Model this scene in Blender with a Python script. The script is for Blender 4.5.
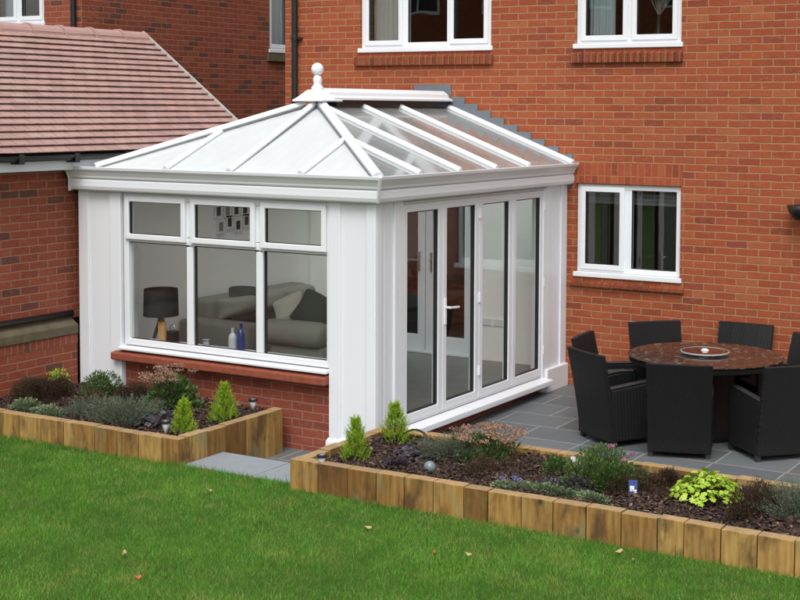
import bpy, bmesh, math, random
import numpy as np
from mathutils import Vector, Matrix
random.seed(7); rng = np.random.default_rng(11)
R = math.radians
SC = bpy.context.scene
for o in list(bpy.data.objects): bpy.data.objects.remove(o)
COL = SC.collection

# ------------------------------------------------------------------ camera
cam = bpy.data.cameras.new('camera'); camo = bpy.data.objects.new('camera', cam); COL.objects.link(camo); SC.camera = camo
cam.sensor_width = 36; cam.lens = 1405.65/800*36; cam.shift_x = (400-452.96)/800; cam.shift_y = (195.85-300)/800
cam.clip_start = .1; cam.clip_end = 600
yw, pt, rl = R(30.315), R(-3.528), R(.309)
fw = Vector((-math.sin(yw)*math.cos(pt), math.cos(yw)*math.cos(pt), math.sin(pt)))
rt = Vector((math.cos(yw), math.sin(yw), 0)); up = rt.cross(fw)
rt, up = rt*math.cos(rl)+up*math.sin(rl), -rt*math.sin(rl)+up*math.cos(rl)
camo.matrix_world = Matrix(((rt.x, up.x, -fw.x, 6.465), (rt.y, up.y, -fw.y, -13.469), (rt.z, up.z, -fw.z, 2.929), (0, 0, 0, 1)))
SC.render.resolution_x = 1024; SC.render.resolution_y = 768

# ------------------------------------------------------------------ world, sun, exposure (overcast afternoon)
W = bpy.data.worlds.new('World'); SC.world = W; W.use_nodes = True
wt = W.node_tree; wt.nodes.clear()
SUN_EL, SUN_AZ = R(55), R(158)          # azimuth clockwise from +Y: light comes from behind the camera
sky = wt.nodes.new('ShaderNodeTexSky'); sky.sky_type = 'NISHITA'; sky.sun_disc = False
sky.sun_elevation = SUN_EL; sky.sun_rotation = SUN_AZ; sky.dust_density = 4; sky.air_density = 1.2; sky.ozone_density = 1
hs = wt.nodes.new('ShaderNodeHueSaturation'); hs.inputs['Saturation'].default_value = .2
bg = wt.nodes.new('ShaderNodeBackground'); bg.inputs['Strength'].default_value = .15
wo = wt.nodes.new('ShaderNodeOutputWorld')
wt.links.new(sky.outputs[0], hs.inputs['Color']); wt.links.new(hs.outputs[0], bg.inputs['Color']); wt.links.new(bg.outputs[0], wo.inputs['Surface'])
sl = bpy.data.lights.new('sun', 'SUN'); sl.energy = 1.0; sl.angle = R(32); sl.color = (1, .985, .96)
so = bpy.data.objects.new('sun', sl); COL.objects.link(so)
sd = Vector((math.sin(SUN_AZ)*math.cos(SUN_EL), math.cos(SUN_AZ)*math.cos(SUN_EL), math.sin(SUN_EL)))
so.rotation_euler = (-sd).to_track_quat('-Z', 'Y').to_euler(); so.location = (0, -20, 20)
SC.view_settings.view_transform = 'Standard'; SC.view_settings.look = 'None'; SC.view_settings.gamma = 1
SC.view_settings.use_curve_mapping = False; SC.view_settings.exposure = 0.42

# ------------------------------------------------------------------ node helpers
class N:
    def __init__(s, name):
        s.m = bpy.data.materials.new(name); s.m.use_nodes = True; s.t = s.m.node_tree; s.t.nodes.clear()
        s.out = s.t.nodes.new('ShaderNodeOutputMaterial')
    def n(s, ty, **k):
        x = s.t.nodes.new(ty)
        for a, b in k.items(): setattr(x, a, b)
        return x
    def l(s, a, b): s.t.links.new(a, b)
    def set(s, sock, v):
        if hasattr(v, 'is_output') or isinstance(v, bpy.types.NodeSocket): s.l(v, sock)
        else: sock.default_value = v
    def ma(s, op, a, b=None, c=None):
        x = s.n('ShaderNodeMath', operation=op); s.set(x.inputs[0], a)
        if b is not None: s.set(x.inputs[1], b)
        if c is not None: s.set(x.inputs[2], c)
        return x.outputs[0]
    def noise(s, vec, scale, detail=3, rough=.55, dim='3D'):
        x = s.n('ShaderNodeTexNoise', noise_dimensions=dim); s.l(vec, x.inputs['Vector'])
        x.inputs['Scale'].default_value = scale; x.inputs['Detail'].default_value = detail; x.inputs['Roughness'].default_value = rough
        return x.outputs['Fac']
    def ramp(s, fac, stops, interp='LINEAR'):
        x = s.n('ShaderNodeValToRGB'); s.l(fac, x.inputs[0]); cr = x.color_ramp; cr.interpolation = interp
        while len(cr.elements) < len(stops): cr.elements.new(.5)
        for e, (p, c) in zip(cr.elements, stops):
            e.position = p; e.color = (*c, 1) if len(c) == 3 else c
        return x.outputs[0]
    def mix(s, f, a, b, blend='MIX'):
        x = s.n('ShaderNodeMix', data_type='RGBA', blend_type=blend)
        s.set(x.inputs['Factor'], f)
        for k, v in (('A', a), ('B', b)):
            i = [q for q in x.inputs if q.name == k and q.type == 'RGBA'][0]
            if isinstance(v, tuple): i.default_value = (*v, 1) if len(v) == 3 else v
            else: s.l(v, i)
        return [q for q in x.outputs if q.type == 'RGBA'][0]
    def obj(s): return s.n('ShaderNodeTexCoord').outputs['Object']
    def scale(s, vec, sc):
        x = s.n('ShaderNodeMapping'); s.l(vec, x.inputs[0]); x.inputs['Scale'].default_value = sc; return x.outputs[0]
    def sep(s, vec):
        x = s.n('ShaderNodeSeparateXYZ'); s.l(vec, x.inputs[0]); return x.outputs
    def comb(s, a, b, c=0.0):
        x = s.n('ShaderNodeCombineXYZ')
        for i, v in enumerate((a, b, c)): s.set(x.inputs[i], v)
        return x.outputs[0]
    def bump(s, h, st=.5, d=.01):
        x = s.n('ShaderNodeBump'); s.l(h, x.inputs['Height']); x.inputs['Strength'].default_value = st; x.inputs['Distance'].default_value = d; return x.outputs[0]
    def pbr(s, col, rough=.7, normal=None, spec=.5, metal=0, coat=0):
        b = s.n('ShaderNodeBsdfPrincipled')
        if isinstance(col, tuple): col = (*col, 1) if len(col) == 3 else col
        s.set(b.inputs['Base Color'], col); s.set(b.inputs['Roughness'], rough); b.inputs['Specular IOR Level'].default_value = spec
        b.inputs['Metallic'].default_value = metal; b.inputs['Coat Weight'].default_value = coat
        if normal is not None: s.l(normal, b.inputs['Normal'])
        return b.outputs[0]
    def done(s, sh): s.l(sh, s.out.inputs['Surface']); return s.m

def plain(name, col, rough=.6, var=.12, sc=8, bump=0, spec=.5, metal=0, bsc=60, coat=0):
    g = N(name); v = g.obj()
    f = g.noise(v, sc, 4)
    c = g.mix(f, tuple(x*(1-var) for x in col), tuple(min(1, x*(1+var)) for x in col))
    nm = g.bump(g.noise(v, bsc, 3), bump, .01) if bump else None
    rr = g.ma('MULTIPLY_ADD', g.noise(v, sc*2.3, 2), .2, rough-.1)
    return g.done(g.pbr(c, rr, nm, spec, metal, coat))

def brick(name, axis, ramp, mortar, cu=.225, cv=.075, v0=.063, u0=.0, stag=.5, gap=.0095, dark=0.0):
    g = N(name); v = g.obj(); x, y, z = g.sep(v)
    u = {'x': x, 'y': y}[axis]
    wob = g.noise(v, 9, 2); wob2 = g.noise(g.scale(v, (1.1, 1.3, 1.7)), 23, 2)
    uu = g.ma('ADD', g.ma('ADD', u, 40-u0), g.ma('MULTIPLY', g.ma('SUBTRACT', wob2, .5), .016))
    vv = g.ma('ADD', g.ma('ADD', z, 40*.075-v0), g.ma('MULTIPLY', g.ma('SUBTRACT', wob, .5), .013))
    row = g.ma('FLOOR', g.ma('DIVIDE', vv, cv))
    uo = g.ma('ADD', g.ma('DIVIDE', uu, cu), g.ma('MULTIPLY', g.ma('FLOORED_MODULO', row, 2.0), stag))
    col = g.ma('FLOOR', uo)
    fu = g.ma('MULTIPLY', g.ma('FRACT', uo), cu); fv = g.ma('MULTIPLY', g.ma('FRACT', g.ma('DIVIDE', vv, cv)), cv)
    du = g.ma('MINIMUM', fu, g.ma('SUBTRACT', cu, fu)); dv = g.ma('MINIMUM', fv, g.ma('SUBTRACT', cv, fv))
    d = g.ma('MINIMUM', du, dv)
    d = g.ma('ADD', d, g.ma('MULTIPLY', g.ma('SUBTRACT', g.noise(v, 60, 2), .5), .004))
    mr = g.n('ShaderNodeMapRange', interpolation_type='SMOOTHSTEP'); g.l(d, mr.inputs[0]); mr.inputs[1].default_value = gap/2-.0012; mr.inputs[2].default_value = gap/2+.0028
    face = mr.outputs[0]
    wn = g.n('ShaderNodeTexWhiteNoise', noise_dimensions='2D'); g.l(g.comb(col, row), wn.inputs['Vector'])
    bc = g.ramp(wn.outputs['Value'], ramp)
    bc = g.mix(g.ma('MULTIPLY', g.noise(v, 40, 5, .7), .55), bc, tuple(q*.62 for q in ramp[len(ramp)//2][1]))
    big = g.noise(v, .9, 3)
    bc = g.mix(g.ma('MULTIPLY', g.ma('GREATER_THAN', wn.outputs['Value'], -1.0), g.ma('MULTIPLY', g.ma('POWER', big, 1.5), .55)), bc, tuple(q*1.1 for q in ramp[0][1]))
    sm = g.ramp(g.noise(g.scale(v, (1, 1, 2.4)), 3.3, 5, .68), [(.50, (0, 0, 0)), (.68, (1, 1, 1))])
    bc = g.mix(g.ma('MULTIPLY', g.sep(sm)[0], .38), bc, tuple(q*.55 for q in ramp[2][1]))
    s2 = g.ramp(g.noise(g.scale(v, (3, 3, 8)), 4.1, 4, .7), [(.52, (0, 0, 0)), (.66, (1, 1, 1))])
    bc = g.mix(g.ma('MULTIPLY', g.sep(s2)[0], .35), bc, (mortar[0]*1.05, mortar[1]*.8, mortar[2]*.65))
    mo = g.mix(g.noise(v, 14, 3), tuple(q*.75 for q in mortar), tuple(q*1.15 for q in mortar))
    spl = g.ma('GREATER_THAN', g.noise(g.scale(v, (1, 1, .5)), 7, 5, .7), .69)     # pale mortar smears
    c = g.mix(face, mo, bc); c = g.mix(g.ma('MULTIPLY', spl, .3), c, mortar)
    h = g.ma('ADD', g.ma('MULTIPLY', face, .8), g.ma('MULTIPLY', g.noise(v, 90, 3), .35))
    return g.done(g.pbr(c, .88, g.bump(h, .7, .006), .25))

def glass(name, boost=1.0, tint=(.93, .96, .95), base=.0, dust=.0, rough=.0):
    g = N(name); fr = g.n('ShaderNodeFresnel'); bf = g.n('ShaderNodeNewGeometry').outputs['Backfacing']; g.l(g.ma('MULTIPLY_ADD', bf, 1/1.5-1.5, 1.5), fr.inputs[0])   # same reflectance on both faces of a thin pane
    f = g.ma('MINIMUM', g.ma('MULTIPLY_ADD', fr.outputs[0], boost, base), 1.0)
    tr = g.n('ShaderNodeBsdfTransparent'); tr.inputs[0].default_value = (*tint, 1)
    gl = g.n('ShaderNodeBsdfGlossy'); gl.inputs['Roughness'].default_value = rough
    wv = g.noise(g.obj(), 1.7, 1); g.l(g.bump(wv, .05, .02), gl.inputs['Normal'])
    mx = g.n('ShaderNodeMixShader'); g.l(f, mx.inputs[0]); g.l(tr.outputs[0], mx.inputs[1]); g.l(gl.outputs[0], mx.inputs[2])
    if dust:     # a film of dirt on the pane, thicker in streaks down the slope
        df = g.n('ShaderNodeBsdfDiffuse'); df.inputs[0].default_value = (.62, .64, .62, 1)
        st = g.noise(g.scale(g.obj(), (.8, 5, .8)), 2.5, 5, .7); m2 = g.n('ShaderNodeMixShader'); g.l(g.ma('MULTIPLY', st, dust*2), m2.inputs[0]); g.l(mx.outputs[0], m2.inputs[1]); g.l(df.outputs[0], m2.inputs[2]); mx = m2
    return g.done(mx.outputs[0])

M = {}
OR = [(0, (.20, .050, .028)), (.08, (.30, .066, .029)), (.35, (.37, .086, .032)), (.6, (.41, .103, .038)), (.78, (.32, .070, .031)), (.9, (.44, .145, .060)), (.97, (.35, .076, .038)), (1, (.23, .056, .042))]
MO = (.37, .205, .105)
for a in 'xy': M['br_'+a] = brick('orange_brick_'+a, a, OR, MO, u0=.13)
RD = [(0, (.085, .042, .038)), (.15, (.13, .055, .044)), (.18, (.28, .060, .034)), (.5, (.37, .080, .040)), (.8, (.31, .064, .036)), (1, (.41, .105, .055))]
MR = (.31, .17, .105)
for a in 'xy': M['dk_'+a] = brick('red_multi_brick_'+a, a, RD, MR)
M['soldier'] = brick('soldier_brick', 'x', OR, (.40, .14, .065), cu=.075, cv=.225, v0=.07, stag=0)
M['soldier_y'] = brick('soldier_brick_side', 'y', RD, MR, cu=.075, cv=.6, v0=.0, stag=0)
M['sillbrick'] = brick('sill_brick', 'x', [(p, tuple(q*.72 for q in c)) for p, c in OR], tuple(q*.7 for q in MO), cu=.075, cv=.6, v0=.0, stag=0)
M['dwarf'] = brick('dwarf_wall_brick', 'x', [(0, (.19, .05, .034)), (.3, (.26, .062, .037)), (.7, (.31, .074, .042)), (1, (.22, .052, .036))], (.30, .16, .11), u0=.05)
M['dwarf_y'] = brick('dwarf_wall_brick_side', 'y', [(0, (.19, .05, .034)), (.3, (.26, .062, .037)), (.7, (.31, .074, .042)), (1, (.22, .052, .036))], (.30, .16, .11), u0=.05)
M['tilesill'] = plain('red_clay_sill', (.25, .062, .032), .75, .45, 16, .5)
def pvc(name, c, r):
    g = N(name); v = g.obj(); f = g.noise(g.scale(v, (3, 3, .5)), 1.6, 5, .65)
    d = g.ramp(g.noise(g.scale(v, (9, 9, .7)), 2, 5, .7), [(.55, (0, 0, 0)), (.85, (.2, .2, .2))])
    return g.done(g.pbr(g.mix(d, g.mix(f, tuple(q*.965 for q in c), tuple(q*1.02 for q in c)), tuple(q*.88 for q in c)), r))
M['pvc'] = pvc('white_pvc', (.765, .785, .815), .3)
M['pvc2'] = pvc('white_pvc_panel', (.75, .775, .81), .35)
M['bar_shade'] = plain('grey_bar_shade', (.16, .17, .18), .6)
M['gasket'] = plain('black_gasket', (.02, .02, .022), .5)
M['glass'] = glass('window_glass', .9, (.98, .99, .985))
M['glass_h'] = glass('house_window_glass', 1.8, (.9, .92, .92), .05)
M['glass_r'] = glass('roof_glass', 1.7, (.95, .985, .98), .04, .17, .07)
def sky_white():  # front slope: bright sky reflection of the glass painted as white colour
    g = N('sky_white_roof_panel'); v = g.obj()
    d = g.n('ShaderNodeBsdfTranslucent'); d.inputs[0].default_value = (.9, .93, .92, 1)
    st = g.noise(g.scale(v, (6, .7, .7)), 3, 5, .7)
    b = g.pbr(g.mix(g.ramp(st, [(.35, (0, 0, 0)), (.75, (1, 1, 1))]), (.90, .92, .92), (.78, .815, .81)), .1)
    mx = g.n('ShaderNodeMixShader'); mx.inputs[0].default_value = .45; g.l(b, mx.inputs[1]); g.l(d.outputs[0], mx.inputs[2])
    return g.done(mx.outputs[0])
M['sky_white'] = sky_white()
M['plaster'] = plain('interior_plaster', (.92, .90, .87), .8, .02, 2)
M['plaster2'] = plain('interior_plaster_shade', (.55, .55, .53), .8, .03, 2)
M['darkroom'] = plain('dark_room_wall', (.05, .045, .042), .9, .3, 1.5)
M['black'] = plain('black_plastic', (.012, .012, .013), .35)
M['lead'] = plain('grey_lead_flashing', (.13, .15, .175), .55, .15, 12, .15)
M['steel'] = plain('brushed_steel', (.55, .55, .55), .3, .05, 20, metal=1)
M['whiteh'] = plain('white_handle', (.78, .78, .8), .25)
def rooftile():
    g = N('pink_roof_tile'); v = g.obj(); x, y, z = g.sep(v)
    row = g.ma('FLOOR', g.ma('DIVIDE', g.ma('ADD', z, 20-2.48), .0655))
    uo = g.ma('ADD', g.ma('DIVIDE', g.ma('ADD', y, 40), .165), g.ma('MULTIPLY', g.ma('FLOORED_MODULO', row, 2.0), .5))
    wn = g.n('ShaderNodeTexWhiteNoise', noise_dimensions='2D'); g.l(g.comb(g.ma('FLOOR', uo), row), wn.inputs['Vector'])
    c = g.ramp(wn.outputs['Value'], [(0, (.325, .198, .178)), (.5, (.39, .24, .215)), (.95, (.425, .268, .24)), (1, (.46, .26, .20))])
    c = g.mix(g.ma('MULTIPLY', g.noise(v, 30, 4, .7), .3), c, (.36, .22, .20))
    c = g.mix(g.ramp(g.noise(v, 2.2, 4), [(.45, (0, 0, 0)), (.8, (.4, .4, .4))]), c, (.42, .31, .27))
    f = g.ma('FRACT', uo); d = g.ma('MINIMUM', f, g.ma('SUBTRACT', 1.0, f))
    j = g.ma('LESS_THAN', d, .03)
    c = g.mix(g.ma('MULTIPLY', j, .7), c, (.12, .06, .05))
    return g.done(g.pbr(c, .8, g.bump(g.noise(v, 70, 3), .3, .006), .3))
M['rooftile'] = rooftile()
M['ridgetile'] = plain('ridge_tile_clay', (.40, .245, .215), .8, .15, 9, .3)
M['bigroof'] = plain('brown_roof_tile', (.13, .075, .06), .85, .3, 6, .4)
M['mossy'] = plain('mossy_stone', (.115, .095, .055), .9, .5, 9, .6, bsc=30)
M['concrete'] = plain('pale_stone', (.42, .41, .38), .85, .1, 12, .3)

def timber():
    g = N('sleeper_timber'); v = g.obj(); oi = g.n('ShaderNodeObjectInfo').outputs['Random']
    off = g.n('ShaderNodeVectorMath', operation='ADD'); g.l(v, off.inputs[0]); g.l(g.comb(g.ma('MULTIPLY', oi, 50.0), 0.0, g.ma('MULTIPLY', oi, 31.0)), off.inputs[1]); p = off.outputs[0]
    gr = g.noise(g.scale(p, (8, 8, .8)), 3, 6, .62)
    c = g.ramp(gr, [(.25, (.13, .07, .024)), (.42, (.27, .165, .058)), (.58, (.37, .24, .09)), (.78, (.46, .32, .14))])
    tint = g.ramp(oi, [(0, (.42, .34, .26)), (.14, (.70, .56, .42)), (.25, (1.05, .98, .78)), (.45, (.85, .74, .58)), (.6, (1.2, 1.2, 1.02)), (.8, (.66, .56, .44)), (.9, (1.0, .9, .7)), (1, (1.2, 1.15, 1.0))])
    c = g.mix(1.0, c, tint, 'MULTIPLY')
    st = g.ramp(g.noise(g.scale(p, (2.6, 2.6, 1.1)), 2.4, 4, .6), [(.50, (0, 0, 0)), (.66, (.85, .85, .85))])
    c = g.mix(st, c, (.085, .045, .02))
    gn = g.ramp(g.noise(g.scale(p, (1.5, 1.5, 1)), 3.1, 3), [(.56, (0, 0, 0)), (.72, (.6, .6, .6))])
    c = g.mix(gn, c, (.20, .21, .11))
    vo = g.n('ShaderNodeTexVoronoi'); g.l(g.scale(p, (4, 4, 2.6)), vo.inputs['Vector']); vo.inputs['Scale'].default_value = 1.3
    k = g.ramp(vo.outputs['Distance'], [(.05, (.85, .85, .85)), (.13, (0, 0, 0))])
    c = g.mix(k, c, (.05, .028, .015))
    nz = g.n('ShaderNodeNewGeometry').outputs['Normal']; tz = g.sep(nz)[2]
    c = g.mix(g.ma('MULTIPLY', g.ma('GREATER_THAN', tz, .7), .55), c, (.42, .30, .17))   # end grain of the cut tops
    cr = g.ma('GREATER_THAN', g.noise(g.scale(p, (40, 40, 1.0)), 2, 3, .6), .68)
    c = g.mix(g.ma('MULTIPLY', cr, .7), c, (.05, .03, .015))
    return g.done(g.pbr(c, .8, g.bump(gr, .5, .008), .25))
M['timber'] = timber()

def slate(name, cu, cv, base):
    g = N(name); v = g.obj(); x, y, z = g.sep(v)
    yy = g.ma('ADD', y, 40.1); xx = g.ma('ADD', x, 40.0)
    row = g.ma('FLOOR', g.ma('DIVIDE', yy, cv))
    rs = g.n('ShaderNodeTexWhiteNoise', noise_dimensions='1D'); g.l(row, rs.inputs['W'])
    uo = g.ma('ADD', g.ma('DIVIDE', xx, cu), g.ma('MULTIPLY', rs.outputs['Value'], .9))
    fu = g.ma('MULTIPLY', g.ma('FRACT', uo), cu); fv = g.ma('MULTIPLY', g.ma('FRACT', g.ma('DIVIDE', yy, cv)), cv)
    d = g.ma('MINIMUM', g.ma('MINIMUM', fu, g.ma('SUBTRACT', cu, fu)), g.ma('MINIMUM', fv, g.ma('SUBTRACT', cv, fv)))
    d = g.ma('ADD', d, g.ma('MULTIPLY', g.ma('SUBTRACT', g.noise(v, 16, 3), .5), .008))
    mr = g.n('ShaderNodeMapRange', interpolation_type='SMOOTHSTEP'); g.l(d, mr.inputs[0]); mr.inputs[1].default_value = .004; mr.inputs[2].default_value = .009
    face = mr.outputs[0]
    wn = g.n('ShaderNodeTexWhiteNoise', noise_dimensions='2D'); g.l(g.comb(g.ma('FLOOR', uo), row), wn.inputs['Vector'])
    c = g.ramp(wn.outputs['Value'], [(0, tuple(q*.72 for q in base)), (.5, base), (1, tuple(q*1.25 for q in base))])
    c = g.mix(g.ma('MULTIPLY', g.noise(v, 5, 6, .7), .6), c, tuple(q*.62 for q in base))
    c = g.mix(g.ramp(g.noise(v, 1.7, 4), [(.55, (0, 0, 0)), (.7, (.35, .35, .35))]), c, (.17, .12, .09))
    c = g.mix(face, (.29, .29, .25), c)
    h = g.ma('ADD', g.ma('MULTIPLY', face, .6), g.noise(v, 12, 6, .65))
    return g.done(g.pbr(c, .55, g.bump(h, .5, .006), .5))
M['slate'] = slate('blue_slate_paving', .62, .43, (.122, .136, .146))
M['stepslab'] = plain('pale_slate_step', (.25, .275, .30), .6, .12, 7, .3)
M['floor_in'] = plain('grey_floor_tiles', (.19, .185, .175), .45, .2, 3)

def lawnmat():
    g = N('lawn_soil'); v = g.obj()
    c = g.ramp(g.noise(v, 5, 5), [(.3, (.045, .08, .012)), (.7, (.08, .13, .02))])
    return g.done(g.pbr(c, .9, g.bump(g.noise(v, 60, 4), .8, .02), .2))
M['lawn'] = lawnmat()
def tinted(name, stops, rough=.55, trans=.25, patch=None, spec=.35):
    g = N(name); a = g.n('ShaderNodeAttribute', attribute_name='tint').outputs['Fac']
    c = g.ramp(a, stops)
    if patch:
        v = g.obj(); f = g.ramp(g.noise(v, patch[0], 5, .6), [(patch[1], (0, 0, 0)), (patch[2], (1, 1, 1))])
        c = g.mix(g.ma('MULTIPLY', g.sep(f)[0], patch[4]) if 0 else f, c, g.mix(patch[4], c, patch[3]))
        f2 = g.ramp(g.noise(g.scale(v, (1, 1, 1)), patch[0]*.35, 3), [(.4, (0, 0, 0)), (.65, (1, 1, 1))])
        c = g.mix(f2, c, g.mix(.4, c, patch[5]))
    b = g.pbr(c, rough, None, spec)
    t = g.n('ShaderNodeBsdfTranslucent'); g.l(c, t.inputs[0])
    mx = g.n('ShaderNodeMixShader'); mx.inputs[0].default_value = trans; g.l(b, mx.inputs[1]); g.l(t.outputs[0], mx.inputs[2])
    return g.done(mx.outputs[0])
M['grass'] = tinted('grass_blades', [(0, (.055, .175, .018)), (.4, (.14, .35, .036)), (.8, (.24, .47, .065)), (.93, (.31, .43, .10)), (1, (.46, .40, .18))], .5, .35,
                    (4.6, .52, .68, (.38, .38, .10), .55, (.05, .20, .02)))
M['f_lime'] = tinted('lime_foliage', [(0, (.16, .30, .02)), (.5, (.30, .48, .03)), (1, (.50, .62, .06))], .5, .35)
M['f_limeleaf'] = tinted('lime_leaf', [(0, (.20, .36, .025)), (.5, (.40, .58, .05)), (1, (.56, .68, .12))], .45, .2)
M['f_lav'] = tinted('grey_green_foliage', [(0, (.05, .075, .045)), (.5, (.10, .14, .09)), (1, (.20, .24, .17))], .7, .2)
M['f_green'] = tinted('green_foliage', [(0, (.035, .07, .02)), (.5, (.075, .14, .035)), (1, (.16, .22, .07))], .5, .25)
M['f_varieg'] = tinted('variegated_foliage', [(0, (.07, .11, .05)), (.5, (.14, .19, .09)), (1, (.33, .37, .24))], .5, .2)
M['f_red'] = tinted('dark_red_foliage', [(0, (.035, .02, .015)), (.5, (.075, .035, .022)), (.8, (.06, .07, .03)), (1, (.14, .07, .04))], .6, .2)
M['f_purple'] = tinted('purple_foliage', [(0, (.018, .013, .02)), (.5, (.045, .033, .045)), (.8, (.09, .085, .10)), (1, (.17, .17, .19))], .4, .1)
M['f_sedum'] = tinted('sedum_flowers', [(0, (.20, .10, .07)), (.5, (.33, .20, .13)), (1, (.46, .33, .25))], .8, .1)
M['f_pink'] = tinted('pink_flowers', [(0, (.35, .12, .2)), (1, (.5, .25, .35))], .6, .2)
M['f_blue'] = tinted('blue_flowers', [(0, (.15, .17, .42)), (1, (.3, .32, .6))], .6, .2)
M['stem'] = plain('brown_stem', (.09, .055, .03), .8)
M['bark'] = tinted('bark_chips', [(0, (.022, .013, .010)), (.5, (.055, .030, .022)), (.85, (.13, .075, .05)), (1, (.34, .24, .17))], .6, 0)
M['soil'] = plain('dark_soil', (.03, .02, .015), .95, .4, 20, .8)
M['leaf_or'] = plain('orange_dead_leaf', (.42, .10, .03), .7, .3, 40)
M['leaf_tan'] = plain('tan_dead_leaf', (.42, .30, .15), .7, .3, 40)
def wicker():
    g = N('black_wicker'); v = g.obj(); x, y, z = g.sep(v)
    u = g.ma('ADD', x, y)
    a = g.ma('SINE', g.ma('MULTIPLY', u, 2*math.pi/.011)); b = g.ma('SINE', g.ma('MULTIPLY', z, 2*math.pi/.016))
    h = g.ma('MULTIPLY_ADD', b, .2, a)
    n = g.noise(v, 22, 3)
    c = g.mix(n, (.004, .004, .0045), (.010, .0098, .010))
    c = g.mix(g.ma('MULTIPLY', g.ma('GREATER_THAN', a, .2), .5), c, (.016, .0155, .016))
    return g.done(g.pbr(c, .5, g.bump(h, .8, .003), .4))
M['wicker'] = wicker()
M['wickertrim'] = plain('grey_wicker_trim', (.028, .027, .026), .5, .2, 30)
def tabletop():
    g = N('mottled_glass_tabletop'); v = g.obj()
    vo = g.n('ShaderNodeTexVoronoi'); g.l(v, vo.inputs['Vector']); vo.inputs['Scale'].default_value = 34
    c = g.ramp(g.sep(vo.outputs['Color'])[0], [(0, (.012, .010, .009)), (.6, (.026, .019, .016)), (.88, (.05, .038, .03)), (1, (.2, .18, .15))])
    return g.done(g.pbr(c, .12, None, .42, coat=0))
M['tabletop'] = tabletop()
M['sofa'] = plain('brown_grey_fabric', (.25, .235, .21), .95, .12, 6, .3, bsc=200)
M['sofa2'] = plain('taupe_fabric', (.29, .275, .24), .95, .12, 6, .3, bsc=200)
M['cush'] = plain('charcoal_fabric', (.085, .08, .078), .95, .15, 6, .3, bsc=200)
M['cream'] = plain('cream_fabric', (.62, .58, .48), .9, .06, 6, .2)
M['shade'] = plain('black_lamp_shade', (.015, .014, .014), .8)
M['wood'] = plain('tan_wood', (.40, .22, .09), .6, .2, 12)
M['darkwood'] = plain('dark_wood', (.05, .03, .02), .5, .2, 12)
M['white'] = plain('white_paper', (.75, .75, .75), .7, .02)
M['photo'] = tinted('photo_print', [(0, (.05, .05, .06)), (.5, (.2, .13, .1)), (1, (.35, .3, .3))], .3, 0)
M['curt'] = plain('cream_curtain', (.62, .60, .55), .9, .06, 3)
M['curtb'] = plain('pale_blue_curtain', (.48, .56, .58), .9, .06, 3)
M['curtt'] = plain('tan_curtain', (.55, .46, .36), .9, .08, 3)
M['blind'] = plain('grey_blind', (.20, .20, .19), .8, .05)
M['blueg'] = plain('blue_bottle_glass', (.02, .04, .16), .15, .1, 5)
M['clearp'] = plain('clear_plastic', (.40, .44, .46), .15, .1, 20)
M['bluel'] = plain('blue_label', (.025, .05, .20), .4)
M['yellow'] = plain('yellow_timber_block', (.55, .42, .16), .8)
M['globe'] = plain('silver_glass_globe', (.16, .21, .23), .25, .5, 40)

# ------------------------------------------------------------------ object helpers
def link(o, parent=None):
    COL.objects.link(o)
    if parent is not None:
        o.parent = parent; o.matrix_parent_inverse = Matrix.Translation(-Vector(parent_loc(parent))) if parent.get('_w') else Matrix()
    return o
def parent_loc(p):
    v = Vector(p.location)
    while p.parent is not None: p = p.parent; v = v + Vector(p.location)*0
    return v
def tag(o, label=None, cat=None, group=None, kind=None):
    for k, v in (('label', label), ('category', cat), ('group', group), ('kind', kind)):
        if v: o[k] = v
    return o
WORLDROOT = {}
def thing(name, label, cat, loc=(0, 0, 0), rz=0, group=None):
    o = bpy.data.objects.new(name, None); COL.objects.link(o); o.location = loc; o.rotation_euler = (0, 0, rz); o.empty_display_size = .1
    return tag(o, label, cat, group)

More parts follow.
